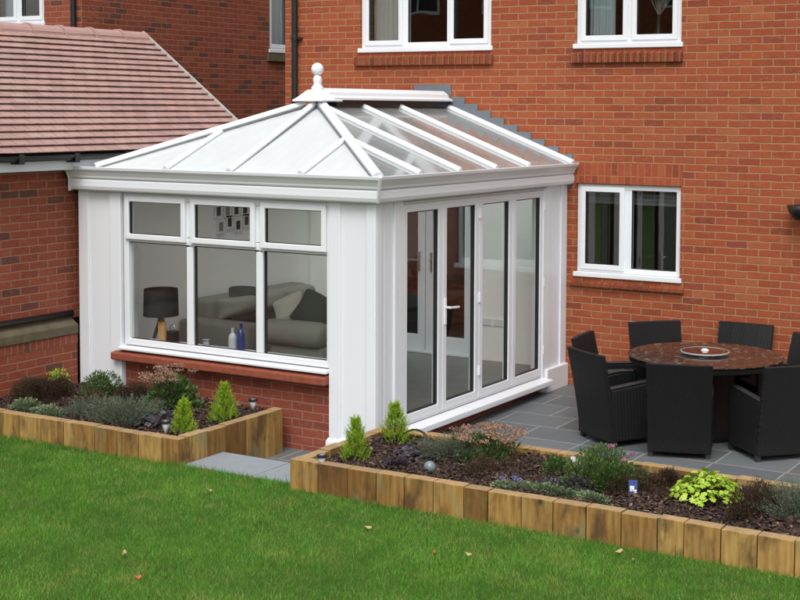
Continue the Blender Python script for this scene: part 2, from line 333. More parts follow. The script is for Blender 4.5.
class MB:
    """collects shapes in world (or local) coordinates, then links them as one mesh object"""
    def __init__(s): s.v = []; s.f = []; s.mi = []; s.cur = 0
    def add(s, vs, fs):
        b = len(s.v); s.v += [tuple(v) for v in vs]; s.f += [tuple(b+i for i in f) for f in fs]; s.mi += [s.cur]*len(fs); return s
    def box(s, x0, x1, y0, y1, z0, z1):
        return s.add([(x0, y0, z0), (x1, y0, z0), (x1, y1, z0), (x0, y1, z0), (x0, y0, z1), (x1, y0, z1), (x1, y1, z1), (x0, y1, z1)],
                     [(0, 3, 2, 1), (4, 5, 6, 7), (0, 1, 5, 4), (1, 2, 6, 5), (2, 3, 7, 6), (3, 0, 4, 7)])
    def hexa(s, p): return s.add(p, [(0, 3, 2, 1), (4, 5, 6, 7), (0, 1, 5, 4), (1, 2, 6, 5), (2, 3, 7, 6), (3, 0, 4, 7)])
    def obox(s, c, ax, ay, az, hx, hy, hz):
        c = Vector(c); ax = Vector(ax)*hx; ay = Vector(ay)*hy; az = Vector(az)*hz
        return s.hexa([c-ax-ay-az, c+ax-ay-az, c+ax+ay-az, c-ax+ay-az, c-ax-ay+az, c+ax-ay+az, c+ax+ay+az, c-ax+ay+az])
    def bar(s, a, b, w, h, up=(0, 0, 1)):
        a = Vector(a); b = Vector(b); d = (b-a).normalized(); sx = d.cross(Vector(up)).normalized(); u = sx.cross(d)
        return s.obox((a+b)/2, sx, d, u, w/2, (b-a).length/2, h/2)
    def prof(s, a, b, pr, up=(0, 0, 1)):
        """extrude a 2-D profile (side, up) from a to b"""
        a = Vector(a); b = Vector(b); d = (b-a).normalized(); sx = d.cross(Vector(up)).normalized(); u = sx.cross(d); n = len(pr)
        vs = [a+sx*p+u*q for p, q in pr]+[b+sx*p+u*q for p, q in pr]
        return s.add(vs, [tuple(range(n))[::-1], tuple(range(n, 2*n))]+[(i, (i+1) % n, n+(i+1) % n, n+i) for i in range(n)])
    def loft(s, rings, closed=False, cap=True):
        n = len(rings[0]); vs = [p for r in rings for p in r]; fs = []
        for k in range(len(rings)-1):
            for i in range(n): fs.append((k*n+i, k*n+(i+1) % n, (k+1)*n+(i+1) % n, (k+1)*n+i))
        if cap: fs += [tuple(range(n))[::-1], tuple(range((len(rings)-1)*n, len(rings)*n))]
        return s.add(vs, fs)
    def lathe(s, c, pr, n=20):
        c = Vector(c)
        return s.loft([[c+Vector((r*math.cos(2*math.pi*i/n), r*math.sin(2*math.pi*i/n), z)) for i in range(n)] for r, z in pr])
    def tube(s, pts, r, n=8):
        rings = []
        for i, p in enumerate(pts):
            p = Vector(p); a = Vector(pts[max(i-1, 0)]); b = Vector(pts[min(i+1, len(pts)-1)]); d = (b-a).normalized()
            q = d.orthogonal().normalized() if i == 0 else (pq-d*pq.dot(d)).normalized()
            pq = q; t = d.cross(q); rr = r[i] if isinstance(r, (list, tuple)) else r
            rings.append([p+q*rr*math.cos(2*math.pi*k/n)+t*rr*math.sin(2*math.pi*k/n) for k in range(n)])
        return s.loft(rings)
    def build(s, name, mats, parent=None, bev=0, smooth=False, seg=2, local=False, sub=0):
        me = bpy.data.meshes.new(name); off = Vector((0, 0, 0))
        if parent is not None and not local:
            p = parent; 
            while p is not None: off += Vector(p.location); p = p.parent
        me.from_pydata([tuple(Vector(v)) for v in s.v], [], s.f)
        if not isinstance(mats, (list, tuple)): mats = [mats]
        for m in mats: me.materials.append(m)
        if len(mats) > 1: me.polygons.foreach_set('material_index', s.mi)
        bm = bmesh.new(); bm.from_mesh(me); bmesh.ops.recalc_face_normals(bm, faces=bm.faces); bm.to_mesh(me); bm.free()
        if smooth: me.polygons.foreach_set('use_smooth', [True]*len(me.polygons))
        o = bpy.data.objects.new(name, me); COL.objects.link(o)
        if parent is not None:
            o.parent = parent
            if not local: o.location = -off
        if bev:
            b = o.modifiers.new('bevel', 'BEVEL'); b.width = bev; b.segments = seg; b.limit_method = 'ANGLE'; b.angle_limit = R(40); b.harden_normals = False
        if sub:
            b = o.modifiers.new('sub', 'SUBSURF'); b.levels = sub; b.render_levels = sub
        return o

def fy(y0): return lambda u, v, w: (u, y0+w, v)          # wall facing -y ; w = depth into the wall
def fx(x0): return lambda u, v, w: (x0-w, u, v)          # wall facing +x
def ring(mb, T, u0, u1, v0, v1, wl, w0, w1, wr=None, wb=None, wtp=None):
    wr = wl if wr is None else wr; wb = wl if wb is None else wb; wtp = wl if wtp is None else wtp
    o = [(u0, v0), (u1, v0), (u1, v1), (u0, v1)]; i = [(u0+wl, v0+wb), (u1-wr, v0+wb), (u1-wr, v1-wtp), (u0+wl, v1-wtp)]
    vs = [T(a, b, w0) for a, b in o]+[T(a, b, w0) for a, b in i]+[T(a, b, w1) for a, b in o]+[T(a, b, w1) for a, b in i]
    fs = []
    for k in range(4):
        j = (k+1) % 4
        fs += [(k, j, 4+j, 4+k), (8+k, 12+k, 12+j, 8+j), (k, 8+k, 8+j, j), (4+k, 4+j, 12+j, 12+k)]
    return mb.add(vs, fs)
def tbox(mb, T, u0, u1, v0, v1, w0, w1):
    return mb.hexa([T(u0, v0, w0), T(u1, v0, w0), T(u1, v0, w1), T(u0, v0, w1), T(u0, v1, w0), T(u1, v1, w0), T(u1, v1, w1), T(u0, v1, w1)])
def wall(mb, T, u0, u1, v0, v1, th, holes):
    us = sorted({u0, u1, *[h[0] for h in holes], *[h[1] for h in holes]}); vs = sorted({v0, v1, *[h[2] for h in holes], *[h[3] for h in holes]})
    def solid(i, j):
        if i < 0 or j < 0 or i >= len(us)-1 or j >= len(vs)-1: return False
        a = (us[i]+us[i+1])/2; b = (vs[j]+vs[j+1])/2
        return not any(h[0] < a < h[1] and h[2] < b < h[3] for h in holes)
    for i in range(len(us)-1):
        for j in range(len(vs)-1):
            if not solid(i, j): continue
            a, b, c, d = us[i], us[i+1], vs[j], vs[j+1]
            P = [T(a, c, 0), T(b, c, 0), T(b, d, 0), T(a, d, 0), T(a, c, th), T(b, c, th), T(b, d, th), T(a, d, th)]
            fs = [(0, 1, 2, 3), (4, 7, 6, 5)]
            if not solid(i-1, j): fs.append((0, 3, 7, 4))
            if not solid(i+1, j): fs.append((1, 5, 6, 2))
            if not solid(i, j-1): fs.append((0, 4, 5, 1))
            if not solid(i, j+1): fs.append((3, 2, 6, 7))
            mb.add(P, fs)
    return mb

def quadcloud(name, P, D, L, Wd, mat, tint, parent=None, N_=None, fold=.25, kind=None, tri=False):
    """many leaf-sized faces as one mesh; P base points, D unit directions, L lengths, Wd widths"""
    n = len(P); rv = rng.normal(size=(n, 3)) if N_ is None else N_
    S = np.cross(D, rv); S /= np.linalg.norm(S, axis=1)[:, None]+1e-9; U = np.cross(S, D)
    L = np.asarray(L).reshape(-1, 1)*np.ones((n, 1)); Wd = np.asarray(Wd).reshape(-1, 1)*np.ones((n, 1))
    if tri: V = np.stack([P-S*Wd/2, P+S*Wd/2, P+D*L], 1); k = 3
    else: V = np.stack([P, P+D*L*.5+S*Wd/2+U*Wd*fold, P+D*L, P+D*L*.5-S*Wd/2+U*Wd*fold], 1); k = 4
    me = bpy.data.meshes.new(name); me.vertices.add(n*k); me.vertices.foreach_set('co', V.reshape(-1).astype(np.float32))
    me.loops.add(n*k); me.loops.foreach_set('vertex_index', np.arange(n*k, dtype=np.int32))
    me.polygons.add(n); me.polygons.foreach_set('loop_start', np.arange(0, n*k, k, dtype=np.int32)); me.polygons.foreach_set('loop_total', np.full(n, k, dtype=np.int32))
    at = me.attributes.new('tint', 'FLOAT', 'FACE'); at.data.foreach_set('value', np.asarray(tint, dtype=np.float32))
    me.materials.append(mat); me.update(calc_edges=True)
    o = bpy.data.objects.new(name, me); COL.objects.link(o)
    if parent is not None: o.parent = parent
    if kind: o['kind'] = kind
    return o
def unit(a): return a/(np.linalg.norm(a, axis=1)[:, None]+1e-9)

# ================================================================== GROUND
mb = MB(); mb.add([(-150, -150, -.14), (150, -150, -.14), (150, 150, -.14), (-150, 150, -.14)], [(0, 1, 2, 3)]); tag(mb.build('ground', M['lawn']), kind='structure')
# lawn base: a sheet 0.1 m above the patio, with a front strip at the beds
mb = MB()
mb.hexa([(-14, -60, -.1), (30, -60, -.1), (30, -5.09, -.1), (-14, -5.09, -.1), (-14, -60, .098), (30, -60, .098), (30, -5.09, .098), (-14, -5.09, .098)])
tag(mb.build('lawn', M['lawn']), kind='structure')
# patio, falling gently away from the house
PZ = lambda y: .016*y
mb = MB(); mb.add([(-1.1, -4.9, PZ(-4.9)), (9, -4.9, PZ(-4.9)), (9, .02, PZ(.02)), (-1.1, .02, PZ(.02))], [(0, 1, 2, 3)]); tag(mb.build('patio', M['slate']), kind='structure')
# grass blades
def grass():
    n = 430000
    x = rng.uniform(-4.2, 6.2, n); y = rng.uniform(-9.3, -5.09, n)
    keep = rng.uniform(size=n) < np.where((x > -3.4) & (x < 4.6) & (y > -8.4), 1, .45)
    x, y = x[keep], y[keep]; 
    ex = rng.uniform(-4, 5, 9000); ey = -5.1-np.abs(rng.normal(0, .035, 9000)); 
    x = np.r_[x, ex]; y = np.r_[y, ey]; n = len(x)
    P = np.stack([x, y, np.full(n, .095)], 1)
    cl = np.sin(x*3.1+np.sin(y*2.3)*1.5)*np.sin(y*3.7+x)*.5+.5
    D = unit(np.stack([rng.normal(0, .42, n), rng.normal(0, .42, n), np.ones(n)], 1))
    L = rng.uniform(.016, .036, n)*(1+.5*cl)*(1+(rng.uniform(size=n) < .02)*.9); L[-9000:] *= 1.7
    t = np.clip(rng.beta(2, 2.6, n)*.9+(cl-.5)*.15, 0, 1); s = rng.uniform(size=n) < .035; t[s] = rng.uniform(.9, 1, s.sum())
    pn = (np.sin(x*7.3+2*np.sin(y*4.1))*np.sin(y*8.9+2*np.sin(x*5.7))+.6*np.sin(x*19+3*np.sin(y*13))*np.sin(y*23+x*5))/1.6; t = np.clip(t+.16*pn, 0, 1)
    o = quadcloud('grass', P, D, L, rng.uniform(.0028, .0052, n), M['grass'], t, tri=True, kind='stuff')
    tag(o, 'short green lawn grass with straw coloured patches in front of the timber beds', 'grass')
grass()
# step slabs
for (a, b, lab) in ((-.89, -.215, 'larger pale slate slab of the step, beside the left timber bed'), (-.205, .215, 'small pale slate slab of the step, beside the right timber bed')):
    mb = MB(); mb.box(a, b, -5.085, -4.60, -.09, .118); tag(mb.build('step_slab', M['stepslab'], bev=.006), lab, 'paving slab', 'pale step slabs')

# ================================================================== MAIN HOUSE
HX0, HX1, HT = -3.73, 7.5, 5.35
house = thing('brick_house', 'orange brick house wall with white windows behind the conservatory and dining set', 'house', (0, 0, 0))
GW = (.10, 1.27, 1.22, 2.155)      # ground window
U1 = (-2.66, -.94, 3.62, 4.72); U2 = (.07, 1.25, 3.62, 4.72)
DOORH = (-2.68, -1.15, .17, 2.2)
mb = MB(); wall(mb, fy(0), HX0, HX1, -.13, HT, .3, [GW, U1, U2, DOORH, (4.3, 5.4, 1.22, 2.155)]); mb.build('wall', M['br_x'], house)
mb = MB(); wall(mb, lambda u, v, w: (HX0+w, u, v), .3, 7, -.13, HT, .3, []); wall(mb, fx(HX1), .3, 7, -.13, HT, .3, []); mb.box(HX0+.3, HX1-.3, 6.7, 7, -.13, HT)
mb.build('side_wall', M['br_y'], house)
mb = MB(); o = .35
mb.add([(HX0-.1, -o, HT), (HX1+.1, -o, HT), (HX1+.1, 7+o, HT), (HX0-.1, 7+o, HT), (HX0-.1, 3.5, HT+2.5), (HX1+.1, 3.5, HT+2.5),
        ], [(0, 1, 5, 4), (3, 4, 5, 2), (0, 4, 3), (1, 2, 5), (0, 3, 2, 1)]); mb.build('roof', M['bigroof'], house)
mb = MB(); mb.box(HX0-.1, HX1+.1, -o-.02, -o, HT-.15, HT+.02); mb.box(HX0-.1, HX1+.1, -o, 0, HT-.03, HT-.005); mb.build('fascia', M['pvc'], house)
def soldier(u0, u1, z0, z1, mat, name, y=-.004, parent=house):
    mb = MB(); mb.box(u0, u1, y, .05, z0, z1); return mb.build(name, mat, parent)
soldier(.085, 1.285, 2.16, 2.375, M['soldier'], 'soldier_course')
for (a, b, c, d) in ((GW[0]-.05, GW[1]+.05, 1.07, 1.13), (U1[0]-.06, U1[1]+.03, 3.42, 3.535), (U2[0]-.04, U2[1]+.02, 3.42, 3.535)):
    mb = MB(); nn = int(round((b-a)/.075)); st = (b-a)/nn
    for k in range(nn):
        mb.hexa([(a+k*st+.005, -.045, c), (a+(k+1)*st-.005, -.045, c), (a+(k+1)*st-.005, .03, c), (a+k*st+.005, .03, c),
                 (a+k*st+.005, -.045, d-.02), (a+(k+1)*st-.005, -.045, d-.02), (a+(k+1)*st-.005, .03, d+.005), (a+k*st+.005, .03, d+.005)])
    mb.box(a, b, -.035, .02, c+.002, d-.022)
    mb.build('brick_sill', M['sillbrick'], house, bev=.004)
def room(T, u0, u1, v0, v1, w0, w1, parent, mat):
    mb = MB(); P = [T(u0, v0, w0), T(u1, v0, w0), T(u1, v0, w1), T(u0, v0, w1), T(u0, v1, w0), T(u1, v1, w0), T(u1, v1, w1), T(u0, v1, w1)]
    mb.add(P, [(0, 1, 2, 3), (4, 5, 6, 7), (1, 2, 6, 5), (2, 3, 7, 6), (3, 0, 4, 7)]); return mb.build('interior', mat, parent)
def house_window(T, hole, lights, parent, sill=True, inner=M['darkroom'], sash=None):
    """white casement: lights is a list of (u0,u1) fractions; sash lists which lights open"""
    u0, u1, v0, v1 = hole; mb = MB(); ring(mb, T, u0+.003, u1-.003, v0+.003, v1-.003, .055, .035, .11)
    for a, b in zip(lights[:-1], lights[1:]): tbox(mb, T, a[1]-.022, b[0]+.022, v0+.058, v1-.058, .04, .105)
    fr = mb.build('window', M['pvc'], parent, bev=.005)
    for i, (a, b) in enumerate(lights):
        g0 = .0
        if sash is None or i in sash:
            m2 = MB(); ring(m2, T, a+.012, b-.012, v0+.03, v1-.03, .055, .018, .07); m2.build('sash', M['pvc'], fr, bev=.006); g0 = .05
            m4 = MB(); ring(m4, T, a+.064, b-.064, v0+.082, v1-.082, .006, .03, .06); m4.build('gasket', M['gasket'], fr)
        else:
            m4 = MB(); ring(m4, T, a+.02, b-.02, v0+.055, v1-.055, .006, .045, .07); m4.build('gasket', M['gasket'], fr)
        m3 = MB(); tbox(m3, T, a+.02, b-.02, v0+.06, v1-.06, .06, .066); m3.build('pane', M['glass_h'], fr)
    if sill:
        m = MB(); m.hexa([T(u0-.02, v0-.05, -.022), T(u1+.02, v0-.05, -.022), T(u1+.03, v0-.055, .1), T(u0-.03, v0-.055, .1), T(u0-.02, v0-.000, -.022), T(u1+.02, v0-.000, -.022), T(u1+.03, v0+.002, .1), T(u0-.03, v0+.002, .1)])
        m.build('sill', M['pvc'], fr, bev=.006)
    return fr
house_window(fy(0), GW, [(.13, .655), (.695, 1.24)], house, sash=[0])
house_window(fy(0), U1, [(-2.62, -2.085), (-2.055, -1.50), (-1.495, -.98)], house, sash=[0, 2])
house_window(fy(0), U2, [(.11, .665), (.685, 1.21)], house)
house_window(fy(0), (4.3, 5.4, 1.22, 2.155), [(4.34, 4.84), (4.86, 5.36)], house)
room(fy(0), 0.0, 2.6, .2, 2.5, .31, 3.2, house, M['darkroom']); room(fy(0), -3.3, -.55, 2.9, 5.2, .31, 3.2, house, M['darkroom']); room(fy(0), -.5, 2.6, 2.9, 5.2, .31, 3.2, house, M['darkroom'])
room(fy(0), -3.2, -.4, .15, 2.4, .31, 3.4, house, M['darkroom']); room(fy(0), 3.9, 5.9, .2, 2.5, .31, 3.2, house, M['darkroom'])
# French doors inside the conservatory, on the old house wall
for (a, b, hx) in ((-2.655, -1.785, -1.86), (-1.775, -1.175, -1.69)):
    m = MB(); ring(m, fy(0), a, b, .20, 2.17, .095, .02, .085, wb=.17); d = m.build('patio_door', M['pvc'], house, bev=.005)
    m = MB(); tbox(m, fy(0), a+.08, b-.08, .34, 2.1, .05, .056); m.build('pane', M['glass_h'], d)
    m = MB(); m.box(hx-.018, hx+.018, .005, .022, 1.10, 1.32); s = -1 if hx < -1.8 else 1; m.box(min(hx, hx+s*.13), max(hx, hx+s*.13), -.035, -.018, 1.215, 1.24); m.box(hx-.01, hx+.01, -.03, .01, 1.215, 1.24); m.build('handle', M['steel'], d, bev=.004)
m = MB(); m.box(-2.68, -1.15, -.02, .12, .17, .199); m.build('threshold', M['pvc'], house, bev=.004)
# rainwater pipes
def downpipe(x, y, z0, z1, parent, name='downpipe', zb=(3.75,)):
    m = MB(); m.lathe((x, y, 0), [(.036, z0), (.036, z1)], 16)
    for z in zb: m.lathe((x, y, 0), [(.041, z-.03), (.043, z-.02), (.043, z+.02), (.041, z+.03)], 16); m.box(x-.008, x+.085, y+.0, y+.045, z-.012, z+.012)
    return m.build(name, M['black'], parent, smooth=False)
downpipe(-3.555, -.05, 0, HT-.1, house)

# ================================================================== NEIGHBOUR HOUSE
nb = thing('neighbour_house', 'dark red multi brick house at far left behind the pink tiled garage roof', 'house', (-7.03, 0, 0))
mb = MB(); wall(mb, fy(0), -13, -7.03, -.13, HT, .3, [(-8.75, -7.72, 4.06, 5.1)]); mb.build('wall', M['dk_x'], nb)
SW = (3.96, 5.0, 3.84, 5.0)
mb = MB(); wall(mb, fx(-7.03), .3, 8, -.13, HT, .3, [SW]); mb.box(-13, -12.7, .3, 8, -.13, HT); mb.box(-12.7, -7.33, 7.7, 8, -.13, HT); mb.build('side_wall', M['dk_y'], nb)
mb = MB(); mb.add([(-13.1, -.35, HT), (-6.93, -.35, HT), (-6.93, 8.35, HT), (-13.1, 8.35, HT), (-13.1, 4, HT+2.6), (-6.93, 4, HT+2.6)], [(0, 1, 5, 4), (3, 4, 5, 2), (0, 4, 3), (1, 2, 5), (0, 3, 2, 1)]); mb.build('roof', M['bigroof'], nb)
house_window(fy(0), (-8.75, -7.72, 4.06, 5.1), [(-8.72, -8.25), (-8.23, -7.76)], nb)
house_window(fx(-7.03), SW, [(3.975, 4.48), (4.50, 4.99)], nb)
room(fy(0), -9.2, -7.4, 3.6, 5.3, .31, 2.2, nb, M['darkroom']); room(fx(-7.03), 3.5, 5.6, 3.5, 5.3, .31, 2.2, nb, M['plaster2'])
mb = MB(); mb.box(-7.055, -6.99, 3.9, 5.1, 3.66, 3.775); mb.build('brick_sill', M['mossy'], nb)
downpipe(-7.135, -.05, 0, HT, nb)

# house across the garden, seen only as a reflection in the upstairs glass
op = thing('brick_house', 'red brick house across the garden, mirrored in the upstairs window panes', 'house', (-19, -30, 0))
mb = MB(); holes = [(-24.7+i*3.4, -23.1+i*3.4, z, z+1.2) for i in range(7) for z in (1.1, 3.7, 6.3)]
T = lambda u, v, w: (u, -30-w, v)
wall(mb, T, -29, 0, -.13, 8.6, .3, holes); mb.build('wall', M['br_x'], op)
mb = MB(); mb.add([(-29.2, -29.7, 8.6), (.2, -29.7, 8.6), (.2, -37, 8.6), (-29.2, -37, 8.6), (-29.2, -33.4, 11), (.2, -33.4, 11)], [(0, 1, 5, 4), (3, 4, 5, 2), (0, 4, 3), (1, 2, 5), (0, 3, 2, 1)]); mb.build('roof', M['bigroof'], op)
for h in holes:
    m = MB(); ring(m, T, h[0], h[1], h[2], h[3], .09, .02, .1); tbox(m, T, (h[0]+h[1])/2-.04, (h[0]+h[1])/2+.04, h[2]+.09, h[3]-.09, .03, .09); w_ = m.build('window', M['pvc'], op)
    m = MB(); tbox(m, T, h[0]+.05, h[1]-.05, h[2]+.05, h[3]-.05, .12, .14); m.build('pane', M['black'], w_)

# ================================================================== GARAGE
ga = thing('garage', 'low garage with pink tiled roof, white fascia and dark red brick wall', 'garage', (-3.5, -4, 0))
GY0, GY1 = -7.2, -1.0
EX, EZ, RX, SL = -3.34, 2.50, -5.10, .73
mb = MB(); wall(mb, fx(-3.5), GY0, GY1, .9, 2.42, .2, []); mb.box(-6.7, -3.7, GY0, GY0+.2, -.1, 2.42); mb.box(-6.7, -3.7, GY1-.2, GY1, -.1, 2.42); mb.box(-6.9, -6.7, GY0, GY1, -.1, 2.42); mb.build('wall', M['dk_y'], ga)
mb = MB(); wall(mb, fx(-3.43), GY0, -3.7, -.1, .665, .25, []); mb.build('plinth_wall', M['dk_y'], ga)
mb = MB(); wall(mb, fx(-3.425), GY0, -3.7, .667, .755, .25, []); mb.build('soldier_course', M['soldier_y'], ga)
mb = MB(); mb.hexa([(-3.41, GY0, .757), (-3.41, -3.7, .757), (-3.6, -3.7, .757), (-3.6, GY0, .757), (-3.41, GY0, .845), (-3.41, -3.7, .845), (-3.52, -3.7, .925), (-3.52, GY0, .925)]); mb.build('coping', M['mossy'], ga, bev=.01)
mb = MB(); mb.tube([(-3.475, GY0, .945), (-3.475, -3.72, .955)], .03, 10); mb.build('black_strip', M['black'], ga, smooth=True)  # round black strip running along the top of the coping
mb = MB(); mb.box(-3.36, -3.34, GY0, GY1, 2.34, 2.478); mb.box(-3.52, -3.36, GY0, GY1, 2.345, 2.36); mb.build('fascia', M['pvc'], ga, bev=.003)
mb = MB(); pr = [(-.055+.055*math.cos(a)-.0, .055*math.sin(a)) for a in [math.pi+math.pi*k/8 for k in range(9)]]
pr = [(.055+.055*math.cos(math.pi+math.pi*k/8), .055*math.sin(math.pi+math.pi*k/8)) for k in range(9)]+[(.105, 0), (.06, -.045), (.005, 0)]
mb.prof((-3.335, GY0, 2.485), (-3.335, GY1, 2.485), pr); mb.build('gutter', M['black'], ga)
for y in (-6.6, -5.9, -5.2, -4.55, -3.87, -3.2, -2.5, -1.8):
    mb = MB(); mb.box(-3.34, -3.225, y-.03, y+.03, 2.412, 2.432); mb.box(-3.235, -3.222, y-.03, y+.03, 2.43, 2.5); mb.build('gutter_bracket', M['black'], ga)
ncr = 20; Ls = math.hypot(RX-EX, (EX-RX)*SL); ux = Vector((RX-EX, 0, (EX-RX)*SL)).normalized(); un = Vector((ux.z, 0, -ux.x)) if ux.x > 0 else Vector((-ux.z*-1, 0, -ux.x))
un = Vector((ux.z, 0, -ux.x)); gl_ = Ls/ncr
mb = MB()
for k in range(ncr):
    a = Vector((EX+.02, 0, EZ-.01))+ux*(k*gl_)+un*.034; b = a+ux*(gl_+.03)-un*.030
    yw0, yw1 = GY0-.1, GY1+.03; dz = rng.uniform(-.001, .001)
    # small pieces per tile pair so that courses waver like real ones
    yy = np.arange(yw0, yw1, .33); yy = np.r_[yy[:-1], yw1] if len(yy) else yy
    for i in range(len(yy)-1):
        j = un*rng.uniform(-.0022, .0022)
        mb.hexa([Vector((p.x, yv, p.z)) for p, yv in ((a+j-un*.009, yy[i]), (a+j-un*.009, yy[i+1]-.002), (b-un*.009, yy[i+1]-.002), (b-un*.009, yy[i]))]+[Vector((p.x, yv, p.z)) for p, yv in ((a+j, yy[i]), (a+j, yy[i+1]-.002), (b, yy[i+1]-.002), (b, yy[i]))])
mb.build('roof', M['rooftile'], ga)
mb = MB(); mb.hexa([(RX, GY0, 3.76), (RX, GY1, 3.76), (RX-1.8, GY1, 2.45), (RX-1.8, GY0, 2.45), (RX, GY0, 3.79), (RX, GY1, 3.79), (RX-1.85, GY1, 2.49), (RX-1.85, GY0, 2.49)]); mb.hexa([(EX, GY0, 2.44), (EX, GY1, 2.44), (RX, GY1, 3.72), (RX, GY0, 3.72), (EX, GY0, 2.47), (EX, GY1, 2.47), (RX, GY1, 3.75), (RX, GY0, 3.75)]); mb.build('roof_slope', M['darkwood'], ga)
mb = MB(); mb.add([(-6.7, GY1-.01, 2.42), (-3.5, GY1-.01, 2.42), (RX, GY1-.01, 3.68), (-6.7, GY1-.15, 2.42), (-3.5, GY1-.15, 2.42), (RX, GY1-.15, 3.68)], [(0, 1, 2), (3, 5, 4), (0, 2, 5, 3), (1, 4, 5, 2), (0, 3, 4, 1)]); mb.build('gable_wall', M['dk_x'], ga)
mb = MB(); mb.bar((EX-.02, GY1+.045, EZ+.035), (RX, GY1+.045, EZ+.035+(EX-.02-RX)*SL), .03, .05); mb.build('verge', M['concrete'], ga)
y = GY1+.05; k = 0
while y > GY0:
    n_ = 9; r1, r2 = .148, .132; rings = []
    for yy_, r in ((y, r2), (y-.405, r2), (y-.405, r1), (y-.445, r1)):
        rings.append([Vector((RX+r*math.cos(math.pi*i/n_), yy_, 3.70+.88*r*math.sin(math.pi*i/n_))) for i in range(n_+1)])
    mb = MB(); mb.loft(rings); mb.build('ridge_tile', M['ridgetile'], ga, smooth=False); y -= .455

# ================================================================== CONSERVATORY
D = 3.69; LX = -3.41; ZG = 2.155; ZT = 2.37
co = thing('conservatory', 'white glazed conservatory with hipped glass roof, ball finial and folding doors', 'conservatory', (-1.7, -1.85, 0))
def pilaster(T, u0, u1, v0, v1, s0, s1, name='column', depth=.1):
    """flat box with two proud strips and a recessed panel between them"""
    m = MB(); tbox(m, T, u0, u1, v0, v1, .018, depth)
    tbox(m, T, u0, u0+s0, v0, v1, 0, .020); tbox(m, T, u1-s1, u1, v0, v1, 0, .020)
    return m
FYD = fy(-D); FX0 = fx(0)
m = pilaster(FYD, LX, -2.87, .12, ZG, .13, .14, depth=.16); m.box(LX, -2.93, -D+.161, -D+.30, .12, ZG); m.build('column', M['pvc2'], co, bev=.008)
m = MB()   # near corner column, an L with strips on both faces
m.box(-.48, -.018, -D+.018, -D+.16, .0, ZG); m.box(-.16, -.0181, -D+.1601, -3.26, .0, ZG)
tbox(m, FYD, -.48, -.36, 0, ZG, 0, .0205); tbox(m, FYD, -.10, 0, 0, ZG, 0, .0205)
tbox(m, FX0, -D+.0206, -3.585, 0, ZG, 0, .0205); tbox(m, FX0, -3.39, -3.255, 0, ZG, 0, .0205)
m.build('column', M['pvc2'], co, bev=.008)
m = MB(); m.box(-.14, -.018, -.56, -.002, .0, ZG); tbox(m, FX0, -.56, -.40, 0, ZG, 0, .0205); tbox(m, FX0, -.145, -.0025, 0, ZG, 0, .0205); m.build('column', M['pvc2'], co, bev=.008)
m = MB(); tbox(m, FX0, -.50, -.003, -.01, .235, -.03, .0175); m.build('column_plinth', M['pvc'], co, bev=.008)
m = MB(); m.box(-.50, .022, -D-.022, -D+.16, -.06, .07); m.hexa([(-.50, -D-.022, .07), (.022, -D-.022, .07), (.022, -D+.1, .07), (-.50, -D+.1, .07), (-.49, -D-.004, .10), (.004, -D-.004, .10), (.004, -D+.1, .10), (-.49, -D+.1, .10)]); m.build('column_plinth', M['pvc'], co, bev=.006)
# dwarf wall and sill
m = MB(); m.box(-2.87, -.48, -D+.06, -D+.26, -.09, .575); m.build('dwarf_wall', M['dwarf'], co)
m = MB(); m.box(-.26, -.05, -3.25, -.56, -.09, .085); m.build('dwarf_wall', M['dwarf_y'], co)
m = MB(); m.hexa([(-2.95, -D-.065, .555), (-.484, -D-.065, .555), (-.484, -D+.1, .555), (-2.95, -D+.1, .555), (-2.95, -D-.065, .625), (-.484, -D-.065, .625), (-.484, -D+.1, .655), (-2.95, -D+.1, .655)]); m.build('tile_sill', M['tilesill'], co, bev=.012)
m = MB(); m.hexa([(-2.88, -D-.045, .655), (-.482, -D-.045, .655), (-.482, -D+.12, .655), (-2.88, -D+.12, .655), (-2.88, -D-.045, .68), (-.482, -D-.045, .68), (-.482, -D+.12, .70), (-2.88, -D+.12, .70)]); m.build('window_sill', M['pvc'], co, bev=.006)
# front window
FW = fy(-D+.02)
m = MB(); ring(m, FW, -2.845, -.483, .70, 2.13, .06, .0, .07, wr=.03)
for xm in (-2.045, -1.245): tbox(m, FW, xm-.038, xm+.038, .762, 1.66, .003, .067)
for xm in (-2.045, -1.245): tbox(m, FW, xm-.04, xm+.04, 1.745, 2.068, .003, .067)
tbox(m, FW, -2.783, -.515, 1.675, 1.74, .002, .068)
wf = m.build('window_frame', M['pvc'], co, bev=.006)
ed = [-2.845, -2.045, -1.245, -.47]
for i in range(3):
    a, b = ed[i]+(.03 if i else .035), ed[i+1]-(.03 if i < 2 else .035)
    m = MB(); ring(m, FW, a, b, 1.70, 2.105, .052, -.028, .03); s = m.build('vent_sash', M['pvc'], wf, bev=.007)
    m = MB(); ring(m, FW, a+.05, b-.05, 1.75, 2.055, .007, -.012, .02); m.build('gasket', M['gasket'], wf)
    m = MB(); tbox(m, FW, a+.052, b-.052, 1.752, 2.053, .005, .011); m.build('pane', M['glass'], wf)
    m = MB(); ring(m, FW, ed[i]+.045, ed[i+1]-(.045 if i < 2 else .02), .755, 1.675, .009, .02, .05); m.build('gasket', M['gasket'], wf)
    m = MB(); tbox(m, FW, ed[i]+.05, ed[i+1]-(.05 if i < 2 else .02), .76, 1.67, .035, .041); m.build('pane', M['glass'], wf)
